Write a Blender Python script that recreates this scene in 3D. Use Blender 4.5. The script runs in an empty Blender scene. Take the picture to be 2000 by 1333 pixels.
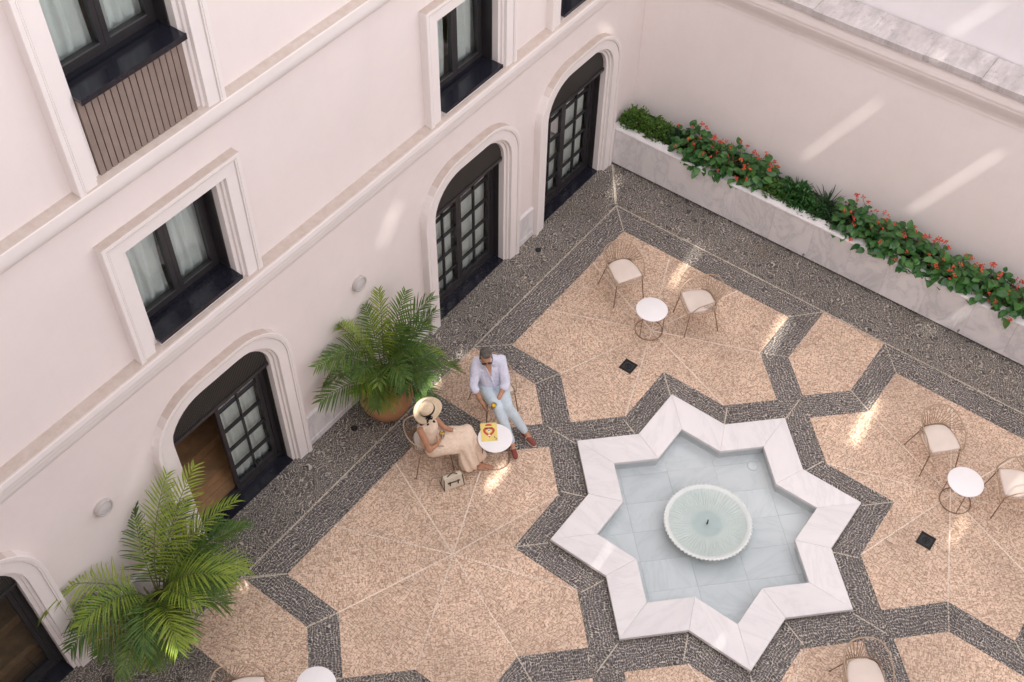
import bpy, bmesh, math, random
from mathutils import Vector, Matrix, Euler
from math import sin, cos, pi, radians, sqrt, atan2
random.seed(7)
scene = bpy.context.scene
COL = scene.collection

# ------------------------------------------------------------------ camera
cam_d = bpy.data.cameras.new('camera'); cam = bpy.data.objects.new('camera', cam_d); COL.objects.link(cam)
cam.location = (-7.68609, -2.49992, 12.79713)
cam.rotation_euler = (0.6925, -0.0131, -0.9262)
cam_d.sensor_width = 36.0; cam_d.lens = 36.0*2291.467/2000; cam_d.clip_start = 0.1; cam_d.clip_end = 400
scene.camera = cam

# ------------------------------------------------------------------ sky, sun, exposure
SUN = Vector((-1.2, -0.573, 1.0)).normalized()          # direction towards the sun
world = bpy.data.worlds.new('World'); scene.world = world; world.use_nodes = True
wn = world.node_tree; wn.nodes.clear()
sky = wn.nodes.new('ShaderNodeTexSky'); sky.sky_type = 'NISHITA'; sky.sun_disc = False
sky.sun_elevation = math.asin(SUN.z); sky.sun_rotation = math.atan2(SUN.x, SUN.y) % (2*pi)
hs = wn.nodes.new('ShaderNodeHueSaturation'); hs.inputs['Saturation'].default_value = 0.16
wb = wn.nodes.new('ShaderNodeMixRGB'); wb.blend_type = 'MULTIPLY'; wb.inputs[0].default_value = 1.0
wb.inputs[2].default_value = (1.0, 0.955, 0.94, 1)        # camera balanced for the open shade
bg = wn.nodes.new('ShaderNodeBackground'); bg.inputs[1].default_value = 0.15
wo = wn.nodes.new('ShaderNodeOutputWorld')
wn.links.new(sky.outputs[0], hs.inputs['Color']); wn.links.new(hs.outputs[0], wb.inputs[1])
wn.links.new(wb.outputs[0], bg.inputs[0]); wn.links.new(bg.outputs[0], wo.inputs[0])
sun_d = bpy.data.lights.new('sun', 'SUN'); sun_d.energy = 2.6; sun_d.angle = radians(0.5); sun_d.color = (1, 0.95, 0.88)
sun = bpy.data.objects.new('sun', sun_d); COL.objects.link(sun); sun.location = (-20, -10, 30)
sun.rotation_euler = SUN.to_track_quat('Z', 'Y').to_euler()
vs = scene.view_settings; vs.view_transform = 'Standard'; vs.look = 'None'; vs.gamma = 1.0; vs.use_curve_mapping = False
vs.exposure = 2.14
scene.cycles.max_bounces = 10; scene.cycles.diffuse_bounces = 6; scene.cycles.transparent_max_bounces = 12
scene.cycles.caustics_reflective = False; scene.cycles.caustics_refractive = False

# ------------------------------------------------------------------ materials
def nmat(name):
    m = bpy.data.materials.new(name); m.use_nodes = True
    nt = m.node_tree; b = nt.nodes['Principled BSDF']
    return m, nt, b
def N(nt, t, **kw):
    n = nt.nodes.new(t)
    for k, v in kw.items(): setattr(n, k, v)
    return n
def setin(n, **kw):
    for k, v in kw.items(): n.inputs[k.replace('_', ' ')].default_value = v
def L(nt, a, b): nt.links.new(a, b)
def ramp(nt, stops, src=None, interp='LINEAR'):
    r = N(nt, 'ShaderNodeValToRGB'); r.color_ramp.interpolation = interp
    el = r.color_ramp.elements
    while len(el) > 1: el.remove(el[-1])
    for i, (p, c) in enumerate(stops):
        e = el[0] if i == 0 else el.new(p)
        e.position = p; e.color = (c, c, c, 1) if not hasattr(c, '__len__') else (*c, 1)
    if src is not None: L(nt, src, r.inputs[0])
    return r
def noise(nt, scale, detail=4, rough=0.55, vec=None, dist=0.0):
    n = N(nt, 'ShaderNodeTexNoise'); setin(n, Scale=scale, Detail=detail, Roughness=rough, Distortion=dist)
    if vec is not None: L(nt, vec, n.inputs['Vector'])
    return n
def objco(nt): return N(nt, 'ShaderNodeTexCoord').outputs['Object']
def posco(nt): return N(nt, 'ShaderNodeNewGeometry').outputs['Position']
def mixc(nt, fac, a, b, mode='MIX'):
    m = N(nt, 'ShaderNodeMixRGB', blend_type=mode)
    for i, v in ((0, fac), (1, a), (2, b)):
        if isinstance(v, (int, float)): m.inputs[i].default_value = v
        elif isinstance(v, tuple): m.inputs[i].default_value = (*v, 1)
        else: L(nt, v, m.inputs[i])
    return m.outputs[0]
def bump(nt, b, h, strength=0.3, dist=0.01):
    n = N(nt, 'ShaderNodeBump'); setin(n, Strength=strength, Distance=dist); L(nt, h, n.inputs['Height']); L(nt, n.outputs[0], b.inputs['Normal'])

def plain(name, col, rough=0.5, metal=0.0, vary=0.08, scale=9.0, bmp=0.0, spec=None):
    m, nt, b = nmat(name); p = posco(nt)
    n = noise(nt, scale, 4, 0.6, p)
    r = ramp(nt, [(0.3, 1-vary), (0.7, 1+vary*0.4)], n.outputs[0])
    L(nt, mixc(nt, 1.0, col, r.outputs[0], 'MULTIPLY'), b.inputs['Base Color'])
    setin(b, Roughness=rough, Metallic=metal)
    if spec is not None: b.inputs['Specular IOR Level'].default_value = spec
    if bmp: bump(nt, b, noise(nt, scale*8, 3, 0.6, p).outputs[0], bmp, 0.004)
    return m

def plaster(name, col, dust=(0.46, 0.375, 0.32)):
    m, nt, b = nmat(name); p = posco(nt)
    n1 = noise(nt, 0.9, 5, 0.6, p, 0.4); n2 = noise(nt, 7, 5, 0.65, p)
    c = mixc(nt, ramp(nt, [(0.35, 0.0), (0.75, 1.0)], n1.outputs[0]).outputs[0], col, tuple(x*0.95 for x in col))
    c = mixc(nt, ramp(nt, [(0.45, 0.0), (0.8, 0.10)], n2.outputs[0]).outputs[0], c, tuple(x*0.8 for x in col))
    # faint rain streaks
    mp = N(nt, 'ShaderNodeMapping'); mp.inputs['Scale'].default_value = (5, 5, 0.35); L(nt, p, mp.inputs[0])
    st = noise(nt, 1.6, 4, 0.6, mp.outputs[0])
    c = mixc(nt, ramp(nt, [(0.55, 0.0), (0.8, 0.10)], st.outputs[0]).outputs[0], c, (0.62, 0.55, 0.5))
    # dust lies on what faces up
    g = N(nt, 'ShaderNodeNewGeometry'); s = N(nt, 'ShaderNodeSeparateXYZ'); L(nt, g.outputs['True Normal'], s.inputs[0])
    up = ramp(nt, [(0.55, 0.0), (0.85, 1.0)], s.outputs[2])
    n3 = noise(nt, 11, 5, 0.7, p)
    dn = ramp(nt, [(0.3, 0.72), (0.65, 0.95)], n3.outputs[0])
    f = N(nt, 'ShaderNodeMath', operation='MULTIPLY'); L(nt, up.outputs[0], f.inputs[0]); L(nt, dn.outputs[0], f.inputs[1])
    c = mixc(nt, f.outputs[0], c, dust)
    L(nt, c, b.inputs['Base Color']); setin(b, Roughness=0.85); b.inputs['Specular IOR Level'].default_value = 0.2
    n4 = noise(nt, 60, 4, 0.6, p)
    bump(nt, b, n4.outputs[0], 0.12, 0.004)
    return m

def marble(name, col, vein, rough=0.35, vscale=1.6, amount=0.6, seedloc=True, bmp=False):
    m, nt, b = nmat(name); p = posco(nt)
    if seedloc:
        oi = N(nt, 'ShaderNodeObjectInfo'); v = N(nt, 'ShaderNodeVectorMath', operation='ADD')
        sc = N(nt, 'ShaderNodeVectorMath', operation='SCALE'); sc.inputs['Scale'].default_value = 37.0
        L(nt, oi.outputs['Random'], sc.inputs[0]); L(nt, p, v.inputs[0]); L(nt, sc.outputs[0], v.inputs[1]); 
        vr = N(nt, 'ShaderNodeVectorRotate', rotation_type='Z_AXIS'); L(nt, v.outputs[0], vr.inputs['Vector'])
        mm = N(nt, 'ShaderNodeMath', operation='MULTIPLY'); L(nt, oi.outputs['Random'], mm.inputs[0]); mm.inputs[1].default_value = 3.1
        L(nt, mm.outputs[0], vr.inputs['Angle']); q = vr.outputs[0]; rnd = oi.outputs['Random']
    else: q = p; rnd = None
    mp = N(nt, 'ShaderNodeMapping'); mp.inputs['Scale'].default_value = (1, 3.2, 1.4); mp.inputs['Rotation'].default_value = (0.3, 0.5, 0.9); L(nt, q, mp.inputs[0])
    n = noise(nt, vscale, 7, 0.62, mp.outputs[0], 0.8)
    d = N(nt, 'ShaderNodeMath', operation='SUBTRACT'); d.inputs[1].default_value = 0.5; L(nt, n.outputs[0], d.inputs[0])
    a = N(nt, 'ShaderNodeMath', operation='ABSOLUTE'); L(nt, d.outputs[0], a.inputs[0])
    r = ramp(nt, [(0.0, amount), (0.035, amount*0.35), (0.12, 0.0)], a.outputs[0])
    cloud = noise(nt, vscale*0.8, 5, 0.6, mp.outputs[0])
    c = mixc(nt, ramp(nt, [(0.35, 0.0), (0.75, 0.45)], cloud.outputs[0]).outputs[0], col, tuple(0.5*(x+y) for x, y in zip(col, vein)))
    c = mixc(nt, r.outputs[0], c, vein)
    if rnd is not None:
        c = mixc(nt, 1.0, c, ramp(nt, [(0, 0.90), (1, 1.0)], rnd).outputs[0], 'MULTIPLY')
    L(nt, c, b.inputs['Base Color']); setin(b, Roughness=rough)
    return m

def pebble(name, stones, gap, sx=0.020, sy=0.040, gw=(0.10, 0.24), wet=0.55, bstr=0.9, wob=0.35, wsc=5.0, stain=None):
    """stones set on edge in mortar; UV is in metres, u across a stone, v along it"""
    m, nt, b = nmat(name)
    uv = N(nt, 'ShaderNodeTexCoord').outputs['UV']
    nz = noise(nt, wsc, 2, 0.5, uv)
    off = N(nt, 'ShaderNodeVectorMath', operation='SUBTRACT'); L(nt, nz.outputs['Color'], off.inputs[0]); off.inputs[1].default_value = (0.5, 0.5, 0.5)
    sc = N(nt, 'ShaderNodeVectorMath', operation='SCALE'); sc.inputs['Scale'].default_value = wob*0.16; L(nt, off.outputs[0], sc.inputs[0])
    ad = N(nt, 'ShaderNodeVectorMath', operation='ADD'); L(nt, uv, ad.inputs[0]); L(nt, sc.outputs[0], ad.inputs[1])
    mp = N(nt, 'ShaderNodeMapping'); mp.inputs['Scale'].default_value = (1/sx, 1/sy, 1); L(nt, ad.outputs[0], mp.inputs[0])
    vc = N(nt, 'ShaderNodeTexVoronoi', voronoi_dimensions='2D', feature='F1')
    for v in (vc,): setin(v, Scale=1.0, Randomness=0.42); L(nt, mp.outputs[0], v.inputs['Vector'])
    mask = ramp(nt, [(gw[0], 1.0), (gw[1], 0.0)], vc.outputs['Distance'])
    sep = N(nt, 'ShaderNodeSeparateColor'); L(nt, vc.outputs['Color'], sep.inputs[0])
    k = len(stones)
    sr = ramp(nt, [(i/(k-1) if k > 1 else 0, c) for i, c in enumerate(stones)], sep.outputs[0])
    big = noise(nt, 0.8, 4, 0.6, uv)
    sc2 = mixc(nt, 1.0, sr.outputs[0], ramp(nt, [(0.3, 0.80), (0.7, 1.15)], big.outputs[0]).outputs[0], 'MULTIPLY')
    gn = noise(nt, 2.2, 4, 0.6, uv)
    gc = mixc(nt, ramp(nt, [(0.35, 0.0), (0.7, 1.0)], gn.outputs[0]).outputs[0], gap, tuple(x*0.68 for x in gap))
    fin = mixc(nt, mask.outputs[0], gc, sc2)
    pz = noise(nt, 0.55, 5, 0.65, posco(nt)); fin = mixc(nt, 1.0, fin, ramp(nt, [(0.32, 0.86), (0.62, 1.0)], pz.outputs[0]).outputs[0], 'MULTIPLY')
    if stain:
        ps = noise(nt, 0.9, 5, 0.7, posco(nt)); fin = mixc(nt, ramp(nt, [(0.55, 0.0), (0.72, 0.55)], ps.outputs[0]).outputs[0], fin, stain)
    L(nt, fin, b.inputs['Base Color'])
    setin(b, Roughness=wet)
    h = ramp(nt, [(0.1, 1.0), (0.6, 0.0)], vc.outputs['Distance'], 'EASE')
    bump(nt, b, h.outputs[0], bstr, 0.012)
    return m

def glassy(name, tint, base=0.04, rough=0.02, top=0.85):
    m, nt, b = nmat(name); nt.nodes.remove(b); out = nt.nodes['Material Output']
    t = N(nt, 'ShaderNodeBsdfTransparent'); t.inputs[0].default_value = (*tint, 1)
    g = N(nt, 'ShaderNodeBsdfGlossy'); setin(g, Roughness=rough)
    f = N(nt, 'ShaderNodeLayerWeight'); setin(f, Blend=0.22)
    r = ramp(nt, [(0.0, base), (1.0, top)], f.outputs['Fresnel'])
    mx = N(nt, 'ShaderNodeMixShader'); L(nt, r.outputs[0], mx.inputs[0]); L(nt, t.outputs[0], mx.inputs[1]); L(nt, g.outputs[0], mx.inputs[2])
    L(nt, mx.outputs[0], out.inputs[0])
    return m, nt, g

def leafmat(name, a, bcol, rough=0.42, trans=0.25, fine=14):
    m, nt, b = nmat(name); p = posco(nt)
    n = noise(nt, fine, 3, 0.6, p); oi = N(nt, 'ShaderNodeObjectInfo')
    at = N(nt, 'ShaderNodeAttribute', attribute_name='tone')
    f = N(nt, 'ShaderNodeMath', operation='ADD'); L(nt, n.outputs[0], f.inputs[0]); L(nt, at.outputs['Fac'], f.inputs[1])
    r = ramp(nt, [(0.35, a), (1.15, bcol)], f.outputs[0])
    r2 = N(nt, 'ShaderNodeMath', operation='MULTIPLY'); L(nt, f.outputs[0], r2.inputs[0]); r2.inputs[1].default_value = 0.66
    L(nt, r2.outputs[0], r.inputs[0]); r.color_ramp.elements[0].position = 0.2; r.color_ramp.elements[1].position = 0.85
    L(nt, r.outputs[0], b.inputs['Base Color']); setin(b, Roughness=rough)
    b.inputs['Specular IOR Level'].default_value = 0.4
    tr = N(nt, 'ShaderNodeBsdfTranslucent'); L(nt, r.outputs[0], tr.inputs[0]); mx = N(nt, 'ShaderNodeMixShader'); mx.inputs[0].default_value = trans
    out = nt.nodes['Material Output']; L(nt, b.outputs[0], mx.inputs[1]); L(nt, tr.outputs[0], mx.inputs[2]); L(nt, mx.outputs[0], out.inputs[0])
    return m

M = {}
M['wall'] = plaster('warm_white_plaster', (0.80, 0.725, 0.705))
M['trim'] = plaster('painted_trim', (0.81, 0.755, 0.735))
M['garden'] = plaster('garden_wall_plaster', (0.85, 0.78, 0.765))
M['dull'] = plaster('blocker_plaster', (0.78, 0.73, 0.71))  # for the unseen wall added to block the sun
M['metal'] = plain('dark_bronze_metal', (0.030, 0.027, 0.030), 0.38, 0.0, 0.2)
M['lining'] = plain('dark_lining', (0.020, 0.018, 0.018), 0.55)
M['sill'] = plain('black_polished_stone', (0.016, 0.016, 0.024), 0.16, 0.0, 0.3)
M['slat'] = plain('taupe_slat', (0.255, 0.195, 0.165), 0.6, 0, 0.12, 5)
M['gapdark'] = plain('slat_gap', (0.05, 0.035, 0.03), 0.8)
M['marble'] = marble('white_marble', (0.80, 0.765, 0.76), (0.56, 0.54, 0.55), 0.30, 1.1, 0.30)
M['slab'] = marble('grey_veined_marble', (0.84, 0.80, 0.79), (0.50, 0.49, 0.50), 0.35, 1.1, 0.5)
m, nt, b = nmat('weathered_coping'); p = posco(nt)
mp = N(nt, 'ShaderNodeMapping'); mp.inputs['Scale'].default_value = (1.6, 4.5, 1); L(nt, p, mp.inputs[0])
n1 = noise(nt, 1.3, 6, 0.7, mp.outputs[0]); n2 = noise(nt, 1.1, 5, 0.65, p); n3 = noise(nt, 14, 5, 0.75, p)
c = ramp(nt, [(0.28, (0.34, 0.315, 0.31)), (0.5, (0.52, 0.48, 0.475)), (0.7, (0.66, 0.62, 0.62))], n1.outputs[0]).outputs[0]
c = mixc(nt, ramp(nt, [(0.4, 0.0), (0.7, 0.55)], n2.outputs[0]).outputs[0], c, (0.42, 0.37, 0.36))
c = mixc(nt, ramp(nt, [(0.58, 0.0), (0.72, 0.7)], n3.outputs[0]).outputs[0], c, (0.20, 0.18, 0.17))
L(nt, c, b.inputs['Base Color']); setin(b, Roughness=0.85); bump(nt, b, n3.outputs[0], 0.3, 0.01); M['coping'] = m
M['lilac'] = plaster('upper_white_plaster', (0.80, 0.77, 0.79))
M['tile'] = marble('pool_marble_tile', (0.74, 0.745, 0.745), (0.55, 0.575, 0.585), 0.35, 1.0, 0.4)
M['bowl'] = marble('pale_green_marble', (0.69, 0.725, 0.70), (0.56, 0.61, 0.59), 0.3, 1.5, 0.2, False)
M['darkpeb'] = pebble('dark_pebbles', [(0.030, 0.028, 0.030), (0.065, 0.058, 0.060), (0.12, 0.108, 0.105), (0.042, 0.039, 0.042)], (0.60, 0.53, 0.45), 0.0165, 0.036, (0.40, 0.62), 0.5, 0.4, 1.0)
M['outpeb'] = pebble('mixed_pebbles', [(0.030, 0.027, 0.027), (0.07, 0.062, 0.058), (0.15, 0.13, 0.115), (0.045, 0.041, 0.042)], (0.58, 0.51, 0.43), 0.017, 0.033, (0.40, 0.62), 0.5, 0.4, 1.6, stain=(0.13, 0.085, 0.05))
M['beigepeb'] = pebble('rose_beige_pebbles', [(0.64, 0.44, 0.30), (0.84, 0.65, 0.50), (0.74, 0.54, 0.40), (0.46, 0.305, 0.21), (0.79, 0.59, 0.44)], (0.28, 0.18, 0.12), 0.0165, 0.033, (0.46, 0.68), 0.5, 0.4, 0.9)
M['creampeb'] = pebble('cream_pebbles', [(0.56, 0.49, 0.39), (0.66, 0.58, 0.48)], (0.17, 0.14, 0.12), 0.018, 0.04, (0.42, 0.6), 0.5, 0.4, 0.1)
M['rosejoint'] = pebble('rose_joint_pebbles', [(0.86, 0.70, 0.57), (0.92, 0.79, 0.66)], (0.44, 0.31, 0.23), 0.018, 0.04, (0.44, 0.62), 0.5, 0.4, 0.1)
M['iron'] = plain('black_iron', (0.012, 0.012, 0.013), 0.45, 0.4)
M['steel'] = plain('dull_steel', (0.25, 0.24, 0.23), 0.35, 0.9)
M['gold'] = plain('champagne_wire', (0.43, 0.31, 0.215), 0.45, 0.1, 0.05)
M['wire'] = plain('bronze_wire', (0.27, 0.18, 0.115), 0.5, 0.1, 0.05)
M['leg'] = plain('bronze_leg', (0.24, 0.155, 0.10), 0.45, 0.3, 0.05)
M['cushion'] = plain('cream_cushion', (0.70, 0.60, 0.53), 0.85, 0, 0.05, 5, 0.15)
M['lampring'] = plain('lamp_ring', (0.50, 0.455, 0.435), 0.5, 0, 0.05)
M['lampglass'] = plain('lamp_diffuser', (0.62, 0.585, 0.585), 0.35, 0, 0.03)
M['white'] = plain('white_lacquer', (0.83, 0.80, 0.80), 0.35, 0, 0.02)
M['terracotta'] = plain('terracotta', (0.46, 0.235, 0.12), 0.8, 0, 0.25, 4, 0.2)
M['greypot'] = plain('pale_stone_pot', (0.42, 0.37, 0.34), 0.8, 0, 0.2, 4, 0.2)
M['soil'] = plain('dark_soil', (0.045, 0.03, 0.02), 0.95, 0, 0.5, 30, 0.8)
M['wood'] = plain('oak_board', (0.46, 0.27, 0.14), 0.45, 0, 0.3, 6)
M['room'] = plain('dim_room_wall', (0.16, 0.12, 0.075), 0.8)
M['palm'] = leafmat('palm_green', (0.045, 0.115, 0.022), (0.26, 0.35, 0.06), trans=0.3)
M['palmlight'] = leafmat('palm_young_green', (0.16, 0.26, 0.03), (0.50, 0.52, 0.08), trans=0.3)
M['palmgold'] = leafmat('palm_golden', (0.20, 0.21, 0.04), (0.48, 0.37, 0.07))
M['stem'] = plain('palm_stem', (0.12, 0.13, 0.04), 0.6, 0, 0.3)
M['begonia'] = leafmat('begonia_leaf', (0.022, 0.085, 0.022), (0.10, 0.24, 0.055), 0.33, 0.15, 9)
M['shrub'] = leafmat('bright_shrub_leaf', (0.05, 0.13, 0.02), (0.19, 0.30, 0.05), 0.45, 0.2, 12)
M['fern'] = leafmat('dark_fern_leaf', (0.012, 0.038, 0.016), (0.04, 0.10, 0.03), 0.45, 0.15)
M['flower'] = plain('red_petal', (0.64, 0.085, 0.035), 0.5, 0, 0.3, 20)
M['redstem'] = plain('reddish_stem', (0.20, 0.07, 0.04), 0.6)
M['curtain'] = plain('sheer_curtain', (0.86, 0.87, 0.85), 0.9, 0, 0.06)
M['glass'], _, _ = glassy('window_glass', (0.86, 0.91, 0.895), 0.07)
M['water'], wnt, wgl = glassy('pool_water', (0.925, 0.96, 0.965), 0.02, 0.03, 0.55)
M['bowlwater'], _, _ = glassy('bowl_water', (0.92, 0.955, 0.945), 0.02, 0.03, 0.55)
wv = N(wnt, 'ShaderNodeBump'); setin(wv, Strength=0.06, Distance=0.02); wno = noise(wnt, 7, 3, 0.5, posco(wnt)); L(wnt, wno.outputs[0], wv.inputs['Height']); L(wnt, wv.outputs[0], wgl.inputs['Normal'])

# perforated panel: fine vertical ribs
m, nt, b = nmat('perforated_panel'); p = posco(nt)
wave = N(nt, 'ShaderNodeTexWave', wave_type='BANDS', bands_direction='X'); setin(wave, Scale=14.0); L(nt, p, wave.inputs['Vector'])
L(nt, ramp(nt, [(0.2, (0.012, 0.011, 0.011)), (0.7, (0.040, 0.036, 0.033))], wave.outputs[0]).outputs[0], b.inputs['Base Color']); setin(b, Roughness=0.5)
bump(nt, b, wave.outputs[0], 0.5, 0.01); M['perf'] = m

# ------------------------------------------------------------------ mesh helpers
def setprops(o, label=None, cat=None, group=None, kind=None):
    if label: o['label'] = label
    if cat: o['category'] = cat
    if group: o['group'] = group
    if kind: o['kind'] = kind
    return o
def empty(name, loc, label, cat, group=None, rz=0.0):
    o = bpy.data.objects.new(name, None); COL.objects.link(o); o.location = loc; o.rotation_euler = (0, 0, rz)
    o.empty_display_size = 0.1
    return setprops(o, label, cat, group)
def link(name, me, parent=None):
    o = bpy.data.objects.new(name, me); COL.objects.link(o)
    if parent is not None: o.parent = parent
    return o
def obj(name, bm, mat, parent=None, smooth=False, normals=True):
    if normals: bmesh.ops.recalc_face_normals(bm, faces=bm.faces[:])
    me = bpy.data.meshes.new(name); bm.to_mesh(me); bm.free()
    mats = mat if isinstance(mat, (list, tuple)) else [mat]
    for q in mats: me.materials.append(q)
    if smooth:
        for f in me.polygons: f.use_smooth = True
    return link(name, me, parent)
def box(bm, x0, x1, y0, y1, z0, z1, mi=0):
    v = [bm.verts.new(c) for c in ((x0, y0, z0), (x1, y0, z0), (x1, y1, z0), (x0, y1, z0), (x0, y0, z1), (x1, y0, z1), (x1, y1, z1), (x0, y1, z1))]
    for q in ((0, 3, 2, 1), (4, 5, 6, 7), (0, 1, 5, 4), (1, 2, 6, 5), (2, 3, 7, 6), (3, 0, 4, 7)):
        f = bm.faces.new([v[i] for i in q]); f.material_index = mi
def prism(bm, pts, z0, z1, mi=0):
    a = [bm.verts.new((p[0], p[1], z0)) for p in pts]; c = [bm.verts.new((p[0], p[1], z1)) for p in pts]
    n = len(pts); fs = [bm.faces.new(a[::-1]), bm.faces.new(c)]
    for i in range(n): fs.append(bm.faces.new((a[i], a[(i+1) % n], c[(i+1) % n], c[i])))
    for f in fs: f.material_index = mi
def tube(bm, pts, r, n=6, cap=True, closed=False, mi=0):
    pts = [Vector(p) for p in pts]; k = len(pts); rings = []; ref = None
    for i, p in enumerate(pts):
        if closed: t = (pts[(i+1) % k]-pts[i-1]).normalized()
        else: t = (pts[min(i+1, k-1)]-pts[max(i-1, 0)]).normalized()
        if ref is None:
            ref = Vector((0, 0, 1)) if abs(t.z) < 0.9 else Vector((1, 0, 0))
        u = (ref-t*ref.dot(t))
        if u.length < 1e-4: u = t.orthogonal()
        u.normalize(); ref = u; w = t.cross(u)
        rr = r[i] if hasattr(r, '__len__') else r
        rings.append([bm.verts.new(p+(u*cos(2*pi*j/n)+w*sin(2*pi*j/n))*rr) for j in range(n)])
    m_ = k if closed else k-1
    for i in range(m_):
        a, c = rings[i], rings[(i+1) % k]
        for j in range(n):
            f = bm.faces.new((a[j], a[(j+1) % n], c[(j+1) % n], c[j])); f.material_index = mi
    if cap and not closed:
        bm.faces.new(rings[0][::-1]).material_index = mi; bm.faces.new(rings[-1]).material_index = mi
def lathe(bm, prof, n=32, c=(0, 0, 0), close=False, mod=None, mi=0):
    rings = []
    for i, (r, z) in enumerate(prof):
        ring = []
        for j in range(n):
            a = 2*pi*j/n; rr = r if mod is None else mod(i, a, r)
            ring.append(bm.verts.new((c[0]+rr*cos(a), c[1]+rr*sin(a), c[2]+z)))
        rings.append(ring)
    for i in range(len(prof)-1):
        for j in range(n):
            f = bm.faces.new((rings[i][j], rings[i][(j+1) % n], rings[i+1][(j+1) % n], rings[i+1][j])); f.material_index = mi
    if close:
        bm.faces.new(rings[0][::-1]).material_index = mi; bm.faces.new(rings[-1]).material_index = mi
def holes_mesh(outer, holes, half, fn):
    """flat plate with holes (2D filled curve, extruded), mapped to 3D by fn(u,v,w)"""
    cu = bpy.data.curves.new('tmp', 'CURVE'); cu.dimensions = '2D'; cu.fill_mode = 'BOTH'; cu.extrude = half
    for poly in [outer]+list(holes):
        s = cu.splines.new('POLY'); s.points.add(len(poly)-1); s.use_cyclic_u = True
        for q, pt in zip(s.points, poly): q.co = (pt[0], pt[1], 0, 1)
    o = bpy.data.objects.new('tmp', cu); COL.objects.link(o)
    dg = bpy.context.evaluated_depsgraph_get(); dg.update()
    me = bpy.data.meshes.new_from_object(o.evaluated_get(dg))
    COL.objects.unlink(o); bpy.data.objects.remove(o); bpy.data.curves.remove(cu)
    while me.uv_layers: me.uv_layers.remove(me.uv_layers[0])
    bm = bmesh.new(); bm.from_mesh(me); bpy.data.meshes.remove(me)
    bmesh.ops.remove_doubles(bm, verts=bm.verts[:], dist=1e-5)
    for v in bm.verts: v.co = Vector(fn(*v.co))
    return bm
def sweep(bm, paths, close=False, mi=0):
    """paths: list of equal-length 3D polylines; skin between neighbours"""
    R = [[bm.verts.new(p) for p in path] for path in paths]
    for a, c in zip(R[:-1], R[1:]):
        for i in range(len(a)-1):
            f = bm.faces.new((a[i], a[i+1], c[i+1], c[i])); f.material_index = mi

# ================================================================== SETTING: ground
YW, YF, XB, XR = 4.81, 4.70, 4.875, 5.56
def star_pts(a, z=None):
    out = []
    for k in range(8):
        t = k*pi/4; out.append((a*sqrt(2)*cos(t), a*sqrt(2)*sin(t)))
        t += pi/8; r = a/cos(pi/8); out.append((r*cos(t), r*sin(t)))
    return out
bm = holes_mesh([(-13, -13), (9, -13), (9, 5.02), (-13, 5.02)], [star_pts(1.37)], 0.03, lambda u, v, w: (u, v, w-0.03))
uvl = bm.loops.layers.uv.new('uv')
for f in bm.faces:
    for l in f.loops: l[uvl].uv = (l.vert.co.x*0.86+l.vert.co.y*0.5, -l.vert.co.x*0.5+l.vert.co.y*0.86)
pave = obj('pavement', bm, M['outpeb']); setprops(pave, kind='structure')
def panel(name, pts, mat, ang, z=0.004, label=None, org=None):
    bm = bmesh.new(); uvl = bm.loops.layers.uv.new('uv')
    f = bm.faces.new([bm.verts.new((p[0], p[1], z)) for p in pts])
    if f.normal.z < 0: f.normal_flip()
    c, s = cos(ang), sin(ang); ou = random.random()*7
    for l in f.loops:
        x, y = l.vert.co.x, l.vert.co.y
        l[uvl].uv = (x*c+y*s+ou, -x*s+y*c)
    bmesh.ops.triangulate(bm, faces=bm.faces[:])
    for f in bm.faces:
        f.normal_update()
        if f.normal.z < 0: f.normal_flip()
    o = obj(name, bm, mat, pave, normals=False)
    if label: o['label'] = label
    return o
SN = [0]
def strip(p, q, w=0.028, z=0.008, mat='creampeb'):
    SN[0] += 1; z += (SN[0] % 16)*0.00025; w *= 0.8
    p, q = Vector(p), Vector(q); d = (q-p); a = atan2(d.y, d.x); n = Vector((-d.y, d.x)).normalized()*w/2
    panel('joint_line', [p+n, p-n, q-n, q+n], M[mat], a, z)
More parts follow.
